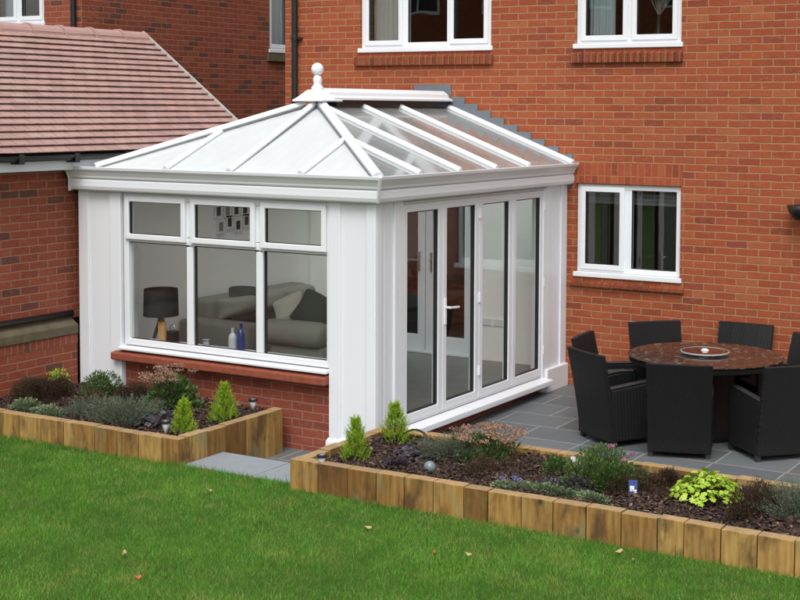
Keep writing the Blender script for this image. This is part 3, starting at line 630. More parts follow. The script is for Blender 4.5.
# folding doors
m = MB(); ring(m, fx(-.02), -3.253, -.562, .165, 2.125, .02, .0, .09, wb=.02, wtp=.02); m.build('door_frame', M['pvc'], co, bev=.004)
m = MB(); m.hexa([(-.10, -3.255, .085), (.10, -3.255, .085), (.10, -.505, .085), (-.10, -.505, .085), (-.10, -3.255, .165), (.10, -3.255, .14), (.10, -.505, .14), (-.10, -.505, .165)]); m.build('threshold', M['pvc'], co, bev=.008)
m = MB(); m.box(-.09, .0, -3.255, -.5, 2.126, ZG-.002); m.build('door_head', M['concrete'], co)
a0, ss = -3.243, .683-.006
for i in range(4):
    y0 = a0+i*ss+.003; y1 = a0+(i+1)*ss-.003
    m = MB(); ring(m, fx(-.012), y0, y1, .185, 2.103, .072, .0, .07); d = m.build('folding_door', M['pvc'], co, bev=.007)
    m = MB(); ring(m, fx(-.012), y0+.07, y1-.07, .255, 2.033, .010, .012, .05); m.build('gasket', M['gasket'], d)
    m = MB(); tbox(m, fx(-.012), y0+.074, y1-.074, .259, 2.029, .03, .036); m.build('pane', M['glass'], d)
    if i == 1:
        yc = y0+.035; m = MB(); m.box(-.013, .002, yc-.016, yc+.016, .97, 1.21); m.box(-.0, .05, yc-.01, yc+.01, 1.12, 1.14); m.bar((.05, yc-.01, 1.13), (.055, yc+.145, 1.12), .016, .02)
        m.build('handle', M['whiteh'], d, bev=.004)
    for z in ((.4, 1.1, 1.9) if i in (1, 3) else ()):
        m = MB(); m.box(-.013, .006, y1-.012, y1+.012, z, z+.09); m.build('hinge', M['pvc'], d, bev=.004)
# cornice / gutter: lower fascia and upper ogee, mitred at the near corner
def cornice(prof, name, mat):
    """prof: list of (outward, z)"""
    m = MB(); rings = []
    for c in ('L', 'N', 'F'):
        r = []
        for g_, z in prof:
            if c == 'L': r.append((LX-.02, -D-g_, z))
            if c == 'N': r.append((g_, -D-g_, z))
            if c == 'F': r.append((g_, -.004, z))
        rings.append(r)
    m.loft(rings); return m.build(name, mat, co, bev=.002)
cornice([(-.1, ZG), (.045, ZG-.012), (.07, ZG+.0), (.08, ZG+.03), (.078, ZG+.085), (.062, ZG+.10), (-.1, ZG+.10)], 'fascia', M['pvc'])
cornice([(-.1, ZG+.1025), (.075, ZG+.1025), (.083, ZG+.115), (.085, ZG+.13), (.105, ZG+.165), (.13, ZG+.19), (.135, ZT), (.12, ZT+.003), (.11, ZT-.03), (-.1, ZT-.03)], 'gutter', M['pvc'])
m = MB(); m.box(-3.5, -3.08, -D+.101, -.004, ZT-.05, ZT-.01); m.build('box_gutter', M['pvc'], co)
m = MB(); m.prof((LX-.025, -D-.0, 0), (LX-.038, -D-.0, 0), [(0, 0)]*0 or [(.1, ZG+.01), (-.09, ZG-.02), (-.09, ZG+.1), (-.15, ZT+.005), (.1, ZT+.005)]); m.build('gutter_end', M['pvc'], co)
m = MB(); m.bar((.055, -D-.055, ZG+.0), (.137, -D-.137, ZT+.006), .05, .022, (1, 1, 0)); m.build('corner_joint', M['pvc'], co, bev=.004)
# glazed roof
EE, EWx, EF, AZ = .07, -3.10, -D-.07, 2.965
RXc, RY = -1.57, -2.30; EZ0 = ZT-.025
apex = Vector((RXc, RY, AZ)); rback = Vector((RXc, -.01, AZ))
cNE = Vector((EE, EF, EZ0)); cNW = Vector((EWx, EF, EZ0)); cBE = Vector((EE, -.01, EZ0)); cBW = Vector((EWx, -.01, EZ0))
def slab(name, pts, mat, th=.02):
    pts = [Vector(p) for p in pts]; n = (pts[1]-pts[0]).cross(pts[2]-pts[0]).normalized()
    if n.z < 0: n = -n
    m = MB(); k = len(pts); m.add([p for p in pts]+[p+n*th for p in pts], [tuple(range(k)), tuple(range(k, 2*k))]+[(i, (i+1) % k, k+(i+1) % k, k+i) for i in range(k)]); return m.build(name, mat, co)
def on_e(y, t=0):   # point on east slope at y; t 0 eaves 1 ridge (limited by the hip)
    return Vector((EE+(RXc-EE)*t, y, EZ0+(AZ-EZ0)*t))
eb = [-3.10, -2.41, -1.72, -1.03, -.03]; fb = [-2.24, -1.50, -.72]
hipE = lambda y: min(1, (y-EF)/(RY-EF)); 
ye = [EF]+eb
for a, b in zip(ye[:-1], ye[1:]):
    ta, tb = hipE(a), hipE(b); pts = [on_e(a, 0), on_e(b, 0), on_e(b, tb)]
    if ta < 1 and tb >= 1: pts.append(on_e(RY, 1))
    if ta > 0: pts.append(on_e(a, ta))
    slab('roof_pane', pts, M['glass_r'])
def on_w(y, t=0): return Vector((EWx+(RXc-EWx)*t, y, EZ0+(AZ-EZ0)*t))
for a, b in zip(ye[:-1], ye[1:]):
    ta, tb = hipE(a), hipE(b); pts = [on_w(a, 0), on_w(b, 0), on_w(b, tb)]
    if ta < 1 and tb >= 1: pts.append(on_w(RY, 1))
    if ta > 0: pts.append(on_w(a, ta))
    slab('roof_pane', pts, M['glass_r'])
def ftop(x):
    """top of a front bar at eaves x: where it meets a hip"""
    t = (EE-x)/(EE-RXc) if x > RXc else (x-EWx)/(RXc-EWx); t = min(t, 1); return Vector((x, EF+(RY-EF)*t, EZ0+(AZ-EZ0)*t))
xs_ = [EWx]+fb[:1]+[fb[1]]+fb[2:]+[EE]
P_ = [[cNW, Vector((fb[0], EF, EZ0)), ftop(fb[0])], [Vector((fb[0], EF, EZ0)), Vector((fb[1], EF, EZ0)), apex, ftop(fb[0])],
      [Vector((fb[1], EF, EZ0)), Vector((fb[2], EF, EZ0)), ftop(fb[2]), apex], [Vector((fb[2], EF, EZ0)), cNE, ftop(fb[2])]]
for p in P_: slab('roof_panel', p, M['sky_white'])
def gbar(a, b, w=.064, h=.042, name='glazing_bar', lift=.016):
    a = Vector(a); b = Vector(b); m = MB(); pr = [(-w/2, -.012), (w/2, -.012), (w/2, h*.45), (w*.34, h*.8), (w*.12, h), (-w*.12, h), (-w*.34, h*.8), (-w/2, h*.45)]
    m.prof(a+Vector((0, 0, lift)), b+Vector((0, 0, lift)), pr)
    o_ = m.build(name, M['pvc'], co, bev=.002)
    m = MB(); m.prof(a+Vector((0, 0, lift)), b+Vector((0, 0, lift)), [(-w/2-.009, -.010), (w/2+.009, -.010), (w/2+.009, .006), (-w/2-.009, .006)]); m.build('bar_shadow_line', M['bar_shade'], co)  # dark strip painting the shadow line along both edges of the bar
    m = MB(); m.prof(a+Vector((0, 0, -.03)), b+Vector((0, 0, -.03)), [(-w*.27, -.012), (w*.27, -.012), (w*.27, .022), (-w*.27, .022)]); m.build('rafter', M['pvc'], co)
    return o_
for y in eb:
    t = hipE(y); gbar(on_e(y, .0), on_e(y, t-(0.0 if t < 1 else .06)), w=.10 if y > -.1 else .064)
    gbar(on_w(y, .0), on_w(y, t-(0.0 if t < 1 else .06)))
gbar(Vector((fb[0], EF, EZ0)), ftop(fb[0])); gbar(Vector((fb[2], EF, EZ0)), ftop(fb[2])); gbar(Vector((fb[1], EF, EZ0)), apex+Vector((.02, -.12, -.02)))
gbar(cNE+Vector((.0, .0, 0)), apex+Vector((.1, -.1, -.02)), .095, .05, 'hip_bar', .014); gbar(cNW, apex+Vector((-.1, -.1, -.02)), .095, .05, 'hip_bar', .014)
# ridge, vent strip and finial
m = MB(); m.box(RXc-.13, RXc+.13, RY+.1, -.01, AZ-.015, AZ+.045); m.build('ridge_vent', M['black'], co)
m = MB(); m.prof((RXc, RY, AZ+.048), (RXc, -.03, AZ+.048), [(-.17, 0), (.17, 0), (.17, .022), (.12, .04), (.11, .075), (.05, .115), (-.05, .115), (-.11, .075), (-.12, .04), (-.17, .022)]); m.build('ridge_cap', M['pvc'], co, bev=.003)
m = MB(); m.loft([[apex+Vector((sx*r+.0, sy*r-.04, z)) for sx, sy in ((-1, -1), (1, -1), (1, 1), (-1, 1))] for r, z in ((.175, .03), (.18, .045), (.15, .065), (.09, .125), (.07, .145))]); m.build('finial_base', M['pvc'], co, bev=.012, seg=3)
m = MB(); m.loft([[apex+Vector((r*math.cos(a), r*math.sin(a)-.04, z)) for a in [2*math.pi*k/20 for k in range(20)]] for r, z in
     [(.06, .14), (.062, .165), (.045, .185), (.036, .20), (.042, .22), (.044, .245), (.036, .27), (.026, .283), (.026, .292)]+[(.06*math.sin(a), .345-.06*math.cos(a)) for a in [math.pi*k/12 for k in range(1, 12)]]+[(.004, .406)]]); m.build('finial', M['pvc'], co, smooth=True)
# stepped lead flashing on the house wall
m = MB()
m.box(-1.92, -1.44, -.012, -.001, 2.96, 3.20)
zz = 3.055; xx = -1.44
for k in range(9):
    x1 = -1.26+k*.165; z1 = 3.06-k*.0745
    m.hexa([(x1-.30, -.013-.0005*k, z1-.36), (x1-.03, -.013-.0005*k, z1-.36), (x1-.03, -.001, z1-.36), (x1-.30, -.001, z1-.36), (x1-.24, -.013-.0005*k, z1), (x1, -.013-.0005*k, z1), (x1, -.001, z1), (x1-.24, -.001, z1)])
m.build('flashing', M['lead'], co)
m = MB(); m.box(-3.3, -1.7, -.014, -.002, 2.36, 2.5); m.build('flashing', M['lead'], co)
# inside: floor, lined garage side, plastered piece of the house wall
m = MB(); m.box(-3.42, -.1, -D+.265, -.003, -.08, .168); m.build('floor', M['floor_in'], co)
m = MB(); m.box(-3.45, -3.36, -D+.17, -.004, .17, ZT-.051); m.build('plaster_wall', M['plaster'], co)
m = MB(); m.box(-1.10, -.145, -.03, -.003, .17, 2.38); m.box(-3.355, -2.76, -.03, -.003, .17, 2.38); m.build('plaster_wall', M['plaster'], co)
m = MB(); m.box(-1.145, -1.105, -.04, -.004, .17, 2.2); m.build('door_trim', M['pvc'], co)
m = MB(); m.box(-2.868, -.485, -D+.262, -D+.40, .675, .70); m.build('window_board', M['pvc'], co, bev=.005)
m = MB(); m.box(-2.868, -.485, -D+.27, -D+.33, .17, .67); m.build('plaster_wall', M['plaster'], co)
for x in (-1.02, -.86):
    m = MB(); m.box(x, x+.13, -.042, -.031, .56, .64); m.build('socket', M['whiteh'], co, bev=.004)
# ================================================================== THINGS INSIDE THE CONSERVATORY
def cushion(name, label, c, size, rot, mat, cat='cushion', parent=None, group=None):
    m = MB(); sx, sy, sz = size; n = 8
    rings = []
    for k in range(n+1):
        t = -1+2*k/n; h = (1-abs(t)**3)**.5
        rings.append([Vector((sx/2*a*(.90+.10*abs(a*t)), sy/2*t, sz/2*b*max(.12, h*(1-.75*abs(a)**3)))) for a, b in ((-1, -1), (-.5, -1), (0, -1), (.5, -1), (1, -1), (1, 1), (.5, 1), (0, 1), (-.5, 1), (-1, 1))])
    m.loft(rings); o = m.build(name, mat, parent, smooth=True, sub=2, local=True); o.location = c; o.rotation_euler = rot
    if parent is None: tag(o, label, cat, group)
    return o
def softbox(name, x0, x1, y0, y1, z0, z1, mat, parent, bev=.06):
    m = MB(); m.box(x0, x1, y0, y1, z0, z1); return m.build(name, mat, parent, bev=bev, seg=4, smooth=True)
sf = thing('sofa', 'taupe fabric sofa with high back cushions along the plaster wall', 'sofa', (-2.9, -1.3, .17))
softbox('base', -3.33, -2.45, -2.25, -.35, .19, .50, M['sofa'], sf, .03)
softbox('seat', -3.05, -2.42, -2.0, -.55, .50, .62, M['sofa'], sf)
softbox('backrest', -3.345, -3.08, -2.15, -.42, .50, .93, M['sofa'], sf)
for y in (-2.0, -1.48, -.96):
    o = cushion('back_cushion', '', (0, 0, 0), (.60, .24, .58), (R(90), 0, R(90)), M['sofa2'], parent=sf); o.location = (-3.10+2.9, y+.25+1.3, .80-.17); o.rotation_euler = (R(75), 0, R(90))
softbox('armrest', -3.34, -2.44, -2.36, -2.10, .19, .735, M['sofa'], sf, .05)
softbox('armrest', -3.34, -2.44, -.42, -.18, .19, .735, M['sofa'], sf, .05)
s2 = thing('sofa', 'low taupe sofa seen from behind, its rolled back nearest the right pane', 'sofa', (-1.5, -2.4, .17))
softbox('base', -2.02, -1.40, -2.52, -1.75, .19, .62, M['sofa2'], s2, .03)
m = MB(); m.tube([(-2.10, -2.49, .70), (-2.02, -2.50, .735), (-1.6, -2.5, .74), (-1.45, -2.5, .74), (-1.40, -2.5, .73), (-1.37, -2.5, .72)], [.07, .125, .13, .13, .125, .08], 18); m.build('backrest', M['sofa2'], s2, smooth=True)
softbox('seat', -1.98, -1.42, -2.36, -1.72, .60, .70, M['sofa2'], s2)
cushion('cushion', 'large charcoal cushion leaning over the rolled sofa back', (-1.68, -2.24, .92), (.40, .38, .18), (R(66), R(28), R(20)), M['cush'])
cushion('cushion', 'cream cushion tucked behind the charcoal one', (-2.02, -2.2, .92), (.36, .30, .14), (R(62), R(-25), R(15)), M['cream'])
cushion('cushion', 'dark cushion standing in the corner of the high backed sofa', (-2.98, -1.72, .83), (.42, .42, .16), (R(78), R(6), R(80)), M['cush'])
# lamp on its table
st = thing('side_table', 'small dark side table under the black shaded lamp', 'side table', (-2.75, -3.2, .17))
m = MB(); m.lathe((-2.72, -3.18, 0), [(.23, .50), (.235, .51), (.23, .525)], 28); m.build('table_top', M['darkwood'], st, smooth=False)
for a in (30, 150, 270):
    m = MB(); m.bar((-2.72+.17*math.cos(R(a)), -3.18+.17*math.sin(R(a)), .17), (-2.72+.13*math.cos(R(a)), -3.18+.13*math.sin(R(a)), .50), .025, .025); m.build('leg', M['darkwood'], st)
lp = thing('table_lamp', 'table lamp with black drum shade on wooden tripod legs', 'lamp', (-2.77, -3.22, .525))
m = MB(); m.lathe((-2.77, -3.25, 0), [(.168, .925), (.17, .93), (.162, 1.185), (.159, 1.185), (.165, .93)], 36); m.build('lamp_shade', M['shade'], lp, smooth=False)
for a, c in ((200, 'darkwood'), (320, 'wood'), (80, 'wood')):
    m = MB(); m.bar((-2.77+.13*math.cos(R(a)), -3.25+.13*math.sin(R(a)), .528), (-2.77, -3.25, .93), .035, .022); m.build('leg', M[c], lp)
m = MB(); m.lathe((-2.77, -3.25, 0), [(.02, .86), (.022, .97), (.02, 1.0)], 12); m.build('bulb_holder', M['steel'], lp)
m = MB(); m.hexa([(-2.66, -3.40, .526), (-2.585, -3.40, .526), (-2.585, -3.37, .526), (-2.66, -3.37, .526), (-2.74, -3.33, .88), (-2.66, -3.33, .88), (-2.66, -3.30, .88), (-2.74, -3.30, .88)]); tag(m.build('picture_frame', M['wood']), 'tan wooden frame leaning beside the black shaded lamp', 'picture frame')
ln = thing('lantern', 'small dark lantern with ring handle right of the lamp', 'lantern', (-2.54, -3.3, .7))
m = MB(); m.box(-2.54, -2.45, -3.44, -3.35, .701, .82); m.build('body', M['black'], ln, bev=.01)
m = MB(); m.tube([(-2.495+.03*math.cos(R(a)), -3.395, .84+.035*math.sin(R(a))) for a in range(-30, 220, 25)], .006, 6); m.build('handle', M['steel'], ln, smooth=True)
def bottle(name, label, x, y, z, r, h, mat, neck=.35, cat='bottle'):
    m = MB(); m.lathe((x, y, z), [(r*.9, 0), (r, .01), (r, h*.55), (r*.8, h*.68), (r*neck, h*.78), (r*neck, h*.94), (r*neck*1.25, h*.95), (r*neck*1.25, h)], 20); return tag(m.build(name, mat, smooth=False), label, cat)
bottle('bottle', 'blue glass bottle on the white window board', -1.70, -3.36, .70, .036, .25, M['blueg'])
bottle('bottle', 'clear bottle with pale label standing left of the blue bottle', -1.79, -3.37, .70, .04, .20, M['clearp'])
bottle('cup', 'small pale cup on the board in the middle pane corner', -2.1, -3.38, .70, .03, .07, M['clearp'], .9, 'cup')
# collage of picture frames on the plaster wall
cg = thing('photo_collage', 'cluster of small white framed photographs on the plaster wall', 'picture frames', (-3.35, -1.4, 1.7))
specs = [(-1.76+i*.15, 1.74) for i in range(5)]+[(-1.72+i*.145, 1.58+(.03 if i % 2 else -.01)) for i in range(5)]
for k, (yy_, z) in enumerate(specs):
    m = MB(); ring(m, fx(-3.34), yy_, yy_+.13, z-.0, z+(.15 if k < 5 else .15),   .026, 0, .019); f_ = m.build('frame', M['white'], cg)
    P = np.array([[-3.352, yy_+.02, z+.075]]); 
    m = MB(); m.box(-3.357, -3.35, yy_+.015, yy_+.115, z+.015, z+.135); m.build('photo', [M['cush'], M['sofa2'], M['darkwood'], M['wickertrim']][k % 4], f_)

# curtains and blinds behind the house windows
def curtain(label, u0, u1, v0, v1, y, mat, waves=5, amp=.03, shear=0, T=None):
    T = T or (lambda u, v, w: (u, w, v)); n = waves*8; m = MB(); top = []; bot = []; 
    for k in range(n+1):
        t = k/n; w = y+amp*math.sin(2*math.pi*waves*t); top.append(T(u0+(u1-u0)*t, v1, w)); bot.append(T(u0+(u1-u0)*t*(1-shear), v0, w))
    top2 = [tuple(Vector(p)+Vector((0, .004, 0))) for p in top]; bot2 = [tuple(Vector(p)+Vector((0, .004, 0))) for p in bot]
    b = n+1; m.add(top+bot+top2+bot2, [(k, k+1, b+k+1, b+k) for k in range(n)]+[(2*b+k+1, 2*b+k, 3*b+k, 3*b+k+1) for k in range(n)])
    return tag(m.build('curtain', mat, smooth=True), label, 'curtain')
curtain('cream pleated curtain in the left light of the three light upstairs window', -2.62, -2.16, 3.60, 4.7, .24, M['curt'], 7, .025)
curtain('cream tied curtain at the right light of the three light upstairs window', -.98, -1.20, 3.60, 4.7, .24, M['curtt'], 3, .02, .45)
curtain('pale blue sheer curtain in the two light upstairs window', .13, .42, 3.60, 4.7, .24, M['curtb'], 4, .025)
curtain('pale curtain in the neighbour house window at the top left corner', -8.72, -8.35, 4.0, 5.1, .25, M['curtb'], 4, .025)
curtain('grey net curtain in the narrow side window of the neighbour house', 3.95, 5.0, 3.8, 5.0, 7.2, M['curtb'], 9, .012, 0, lambda u, v, w: (-w, u, v))
m = MB()
for k in range(3): m.box(.14, 1.23, .16, .175, 2.02-k*.04, 2.055-k*.04)
tag(m.build('window_blind', M['blind']), 'grey roller blind across the top of the ground floor window', 'blind')
vs = thing('vase', 'dark branching ornament with bottles in the two light upstairs window', 'vase', (.95, .25, 3.66))
m = MB(); m.lathe((.90, .26, 3.62), [(.03, 0), (.05, .08), (.03, .18), (.02, .3)], 12); m.build('vessel', M['black'], vs)
m = MB()
for k in range(9): m.tube([(.90, .26, 3.9), (.80+.035*k, .26+.02*math.sin(k), 4.1+.03*(k % 3)), (.74+.05*k, .25, 4.5)], .006, 5)
m.build('twigs', M['blind'], vs)

# ================================================================== DINING SET
tb = thing('dining_table', 'large round table with dark mottled glass top and wicker base', 'table', (2.07, -1.4, PZ(-1.4)))
zb = PZ(-1.4); c = (2.07, -1.4, 0)
m = MB(); m.lathe(c, [(.0, .708), (.695, .708), (.70, .712), (.70, .717), (.696, .720), (.0, .720)][1:5], 64); m.build('tabletop', M['tabletop'], tb)
m = MB(); m.lathe(c, [(.60, .64), (.685, .66), (.69, .70), (.68, .706), (.60, .706)], 64); m.build('rim', M['wicker'], tb)
m = MB(); m.lathe(c, [(.30, zb+.01), (.30, zb+.05), (.26, .3), (.26, .64), (.5, .665)], 32); m.build('pedestal', M['wicker'], tb)
lz = thing('lazy_susan', 'round clear glass turntable with pale knob in the middle of the table', 'turntable', (2.03, -1.3, .72))
m = MB(); m.lathe((2.05, -1.36, 0), [(.02, .7205), (.06, .7215), (.06, .735), (.02, .736)], 24); m.build('bearing', M['steel'], lz)
m = MB(); m.lathe((2.05, -1.36, 0), [(.20, .737), (.213, .738), (.215, .743), (.212, .748), (.20, .749)], 48); m.loft([[Vector((2.05+r*math.cos(2*math.pi*k/48), -1.36+r*math.sin(2*math.pi*k/48), z)) for k in range(48)] for r, z in ((.199, .739), (.199, .747))]); m.build('glass_disc', M['glass_h'], lz)
m = MB(); ring_ = [[Vector((2.05+r*math.cos(2*math.pi*k/48), -1.36+r*math.sin(2*math.pi*k/48), z)) for k in range(48)] for r, z in ((.2155, .737), (.222, .739), (.222, .748), (.2155, .7495), (.2155, .737))]
m.loft(ring_, cap=False); m.build('rim', M['clearp'], lz)
m = MB(); m.lathe((2.05, -1.36, 0), [(.035, .750), (.035, .756), (.02, .765), (.005, .767)], 20); m.build('knob', M['white'], lz, smooth=True)

# armchair, local: origin on the ground at the middle of the back, +y towards the table
def make_chair():
    r = thing('wicker_armchair', 'x', 'armchair', (0, 0, 0), 0, 'black wicker armchairs round the dining table')
    w, h, lean = .275, .83, .13
    m = MB(); n = 8; rings = []
    for k in range(n+1):
        z = .05+(h-.05)*k/n; yb = -lean*(max(0, (z-.12))/(h-.12))**1.25
        ww = w*(.965+.05*(k/n)); cr = .0
        rings.append([(-ww, yb, z), (-ww*.5, yb-.012, z), (0, yb-.016, z), (ww*.5, yb-.012, z), (ww, yb, z), (ww, yb+.045, z), (ww*.5, yb+.03, z), (0, yb+.026, z), (-ww*.5, yb+.03, z), (-ww, yb+.045, z)])
    m.loft(rings); m.build('backrest', M['wicker'], r, bev=.006, local=True)
    for s in (-1, 1):
        m = MB(); x0, x1 = sorted((s*(w-.06), s*(w-.004)))
        m.hexa([(x0, .025, .05), (x1, .025, .05), (x1, .50, .05), (x0, .50, .05), (x0, -.02, .515), (x1, -.02, .515), (x1, .50, .565), (x0, .50, .565)]); m.build('armrest', M['wicker'], r, bev=.015, local=True)
        m = MB(); m.hexa([(x0-.004, -.02, .516), (x1+.004, -.02, .516), (x1+.004, .49, .566), (x0-.004, .49, .566), (x0-.004, -.02, .535), (x1+.004, -.02, .535), (x1+.004, .48, .583), (x0-.004, .48, .583)]); m.build('arm_trim', M['wickertrim'], r, bev=.008, local=True)
        for y in (.02, .46):
            m = MB(); m.box(s*(w-.03)-.02, s*(w-.03)+.02, y-.0, y+.04, 0, .0495); m.build('leg', M['wickertrim'], r, local=True)
    m = MB(); m.box(-w+.062, w-.062, .03, .49, .30, .42); m.build('seat', M['wicker'], r, bev=.015, local=True)
    m = MB(); m.box(-w+.062, w-.062, .44, .48, .05, .298); m.build('front_panel', M['wicker'], r, bev=.01, local=True)
    return r
chair0 = make_chair()
def copy_tree(o, parent=None):
    c_ = o.copy(); COL.objects.link(c_); c_.parent = parent
    for ch in list(o.children): copy_tree(ch, c_)
    return c_
CH = [((2.165, -2.275), (-.305, .95), 'black wicker armchair with its back to us, directly before the table'),
      ((1.31, -2.12), (.53, .85), 'black wicker armchair at the near left of the table, fully in view'),
      ((2.97, -1.88), (-.75, .66), 'black wicker armchair cut by the right edge, nearest the lime plant'),
      ((.97, -1.43), (.99, .11), 'black wicker armchair at far left, mostly hidden behind the near left one'),
      ((1.24, -.47), (.725, -.69), 'black wicker armchair against the brick wall, left of the two behind the table'),
      ((2.0, -.17), (-.02, -1), 'black wicker armchair against the brick wall, right of the two behind the table'),
      ((2.66, -.56), (-.75, -.66), 'black wicker armchair behind the table, only its back edge at the right frame edge')]
for i, ((x, y), (nx, ny), lab) in enumerate(CH):
    o = chair0 if i == 0 else copy_tree(chair0)
    o.location = (x, y, PZ(y)); o.rotation_euler = (0, 0, math.atan2(-nx, ny)); o['label'] = lab

wl = thing('wall_light', 'black domed wall light on the brick wall at the right edge', 'light', (2.55, -.02, 1.95))
m = MB(); m.lathe((2.56, -.13, 1.88), [(.06, 0), (.10, .03), (.13, .08), (.15, .14)], 20); m.build('shade', M['black'], wl, smooth=True)
m = MB(); m.box(2.52, 2.60, -.03, -.002, 1.9, 2.08); m.box(2.545, 2.575, -.13, -.03, 2.0, 2.02); m.build('bracket', M['black'], wl, bev=.005)

# ================================================================== RAISED BEDS
def raised_bed(label, walls, loc):
    r = thing('raised_bed', label, 'raised bed', loc)
    for (a, b, axis, c0, c1, z0, z1) in walls:      # boards from a to b along axis; c0..c1 across
        p = a
        while p < b-.05:
            q = min(b, p+.25*(random.uniform(.93, 1.05) if random.random() < .75 else random.uniform(.45, .8))); 
            if b-q < .07: q = b
            t = random.uniform(-.004, .004); dz = random.uniform(-.004, .006)
            m = MB(); g_ = .0035
            if axis == 'x': m.box(p+g_, q-g_, c0+t, c1+t*.3, z0, z1+dz)
            else: m.box(c0+t*.3, c1+t, p+g_, q-g_, z0, z1+dz)
            m.build('timber', M['timber'], r, bev=.004)
            p = q
    return r
BL = raised_bed('raised bed of upright timber sleepers left of the step, under the window', [(-3.40, -.9005, 'x', -5.13, -5.03, -.1, .318), (-5.028, -3.78, 'y', -1.00, -.9, -.1, .322)], (-2, -4.5, 0))
BR = raised_bed('long raised bed of upright timber sleepers right of the step, before the patio', [(.2205, 5.2, 'x', -5.17, -5.07, -.1, .325), (-5.068, -3.972, 'y', .22, .32, -.1, .325), (.2205, 5.2, 'x', -3.97, -3.87, -.1, .325)], (2.5, -4.5, 0))

def soil_h(x, y): return .27+.022*math.sin(x*5.1+y*2)*math.sin(y*6.3+x)+.012*math.sin(x*13)*math.sin(y*11)
def soilbed(x0, x1, y0, y1, label):
    nx, ny = int((x1-x0)/.06), int((y1-y0)/.06); m = MB(); vs = [(x0+(x1-x0)*i/nx, y0+(y1-y0)*j/ny, soil_h(x0+(x1-x0)*i/nx, y0+(y1-y0)*j/ny)) for j in range(ny+1) for i in range(nx+1)]
    m.add(vs, [(j*(nx+1)+i, j*(nx+1)+i+1, (j+1)*(nx+1)+i+1, (j+1)*(nx+1)+i) for j in range(ny) for i in range(nx)])
    o = m.build('soil', M['soil'], smooth=True); tag(o, kind='structure'); 
    n = int((x1-x0)*(y1-y0)*2300); x = rng.uniform(x0, x1, n); y = rng.uniform(y0, y1, n)
    z = np.array([soil_h(a, b) for a, b in zip(x, y)])+rng.uniform(.0, .022, n)
    L = rng.uniform(.014, .052, n); Wd = L*rng.uniform(.3, .7, n); Dd = unit(np.stack([rng.normal(size=n), rng.normal(size=n), rng.normal(0, .35, n)], 1))
    up_ = unit(np.stack([rng.normal(0, .3, n), rng.normal(0, .3, n), np.ones(n)], 1)); S = unit(np.cross(Dd, up_)); U = np.cross(S, Dd)
    C = np.stack([x, y, z], 1); T_ = rng.uniform(.002, .005, n)
    V = []
    for k in (-1, 1):
        for a, b in ((-1, -1), (1, -.8), (1, .9), (-1, 1)): V.append(C+Dd*(L*a/2)[:, None]+S*(Wd*b/2)[:, None]+U*(T_*k)[:, None])
    V = np.stack(V, 1).reshape(-1, 3); F = np.array([(0, 3, 2, 1), (4, 5, 6, 7), (0, 1, 5, 4), (1, 2, 6, 5), (2, 3, 7, 6), (3, 0, 4, 7)])
    Fa = (F[None]+8*np.arange(n)[:, None, None]).reshape(-1)
    me = bpy.data.meshes.new('bark_mulch'); me.vertices.add(len(V)); me.vertices.foreach_set('co', V.reshape(-1).astype(np.float32)); me.loops.add(len(Fa)); me.loops.foreach_set('vertex_index', Fa.astype(np.int32))
    me.polygons.add(n*6); me.polygons.foreach_set('loop_start', np.arange(0, n*24, 4, dtype=np.int32)); me.polygons.foreach_set('loop_total', np.full(n*6, 4, dtype=np.int32))
    at = me.attributes.new('tint', 'FLOAT', 'FACE'); at.data.foreach_set('value', np.repeat(rng.beta(1.1, 1.9, n), 6).astype(np.float32)); me.materials.append(M['bark']); me.update(calc_edges=True)
    o = bpy.data.objects.new('bark_mulch', me); COL.objects.link(o); tag(o, label, 'bark mulch', kind='stuff')
soilbed(-3.40, -1.0, -5.03, -3.70, 'dark bark chip mulch in the left raised bed')
soilbed(.32, 5.2, -5.07, -3.97, 'dark bark chip mulch in the right raised bed')

# ------------------------------------------------------------------ plants
def sph(n):
    d = unit(rng.normal(size=(n, 3))); d[:, 2] = np.abs(d[:, 2]); return d
def stems(parent, pts, r=.004):
    m = MB()
    for a, b in pts: m.tube([a, ((a[0]+b[0])/2+random.uniform(-.01, .01), (a[1]+b[1])/2, (a[2]+b[2])/2+.01), b], [r, r*.8, r*.5], 5)
    return m.build('stem', M['stem'], parent, local=True)
def conifer(x, y, h, r, label):
    t = thing('dwarf_conifer', label, 'conifer', (x, y, soil_h(x, y)-.01), random.uniform(0, 6), 'lime dwarf conifers in the raised beds')
    stems(t, [((0, 0, 0), (0, 0, h*.9))], .008)
    nsp = 330; Ps = []; Ds = []; Ls = []; ts = []
    for k in range(nsp):     # upright feathery sprays, each a twig with many scale leaves
        f = rng.uniform(0, 1)**.8; z = h*(.02+.84*f); rr = r*(1-f)**.95*rng.uniform(.3, 1.0)*(1+.15*math.sin(k)); a = rng.uniform(0, 2*math.pi)
        b = np.array([rr*math.cos(a), rr*math.sin(a), z]); ln_ = rng.uniform(.05, .10)*(1.15-.4*f); d = np.array([math.cos(a)*.55, math.sin(a)*.55, 1.0])+rng.normal(0, .18, 3); d /= np.linalg.norm(d)
        tt = rng.beta(2, 2)
        for q in range(26):
            u = q/26; Ps.append(b+d*ln_*u); dd = d+rng.normal(0, .55, 3); Ds.append(dd); Ls.append(rng.uniform(.010, .020)*(1.2-u*.6)); ts.append(np.clip(tt*.6+u*.45+rng.normal(0, .08), 0, 1))
    quadcloud('foliage', np.array(Ps), unit(np.array(Ds)), np.array(Ls), np.array(Ls)*.32, M['f_lime'], ts, t)
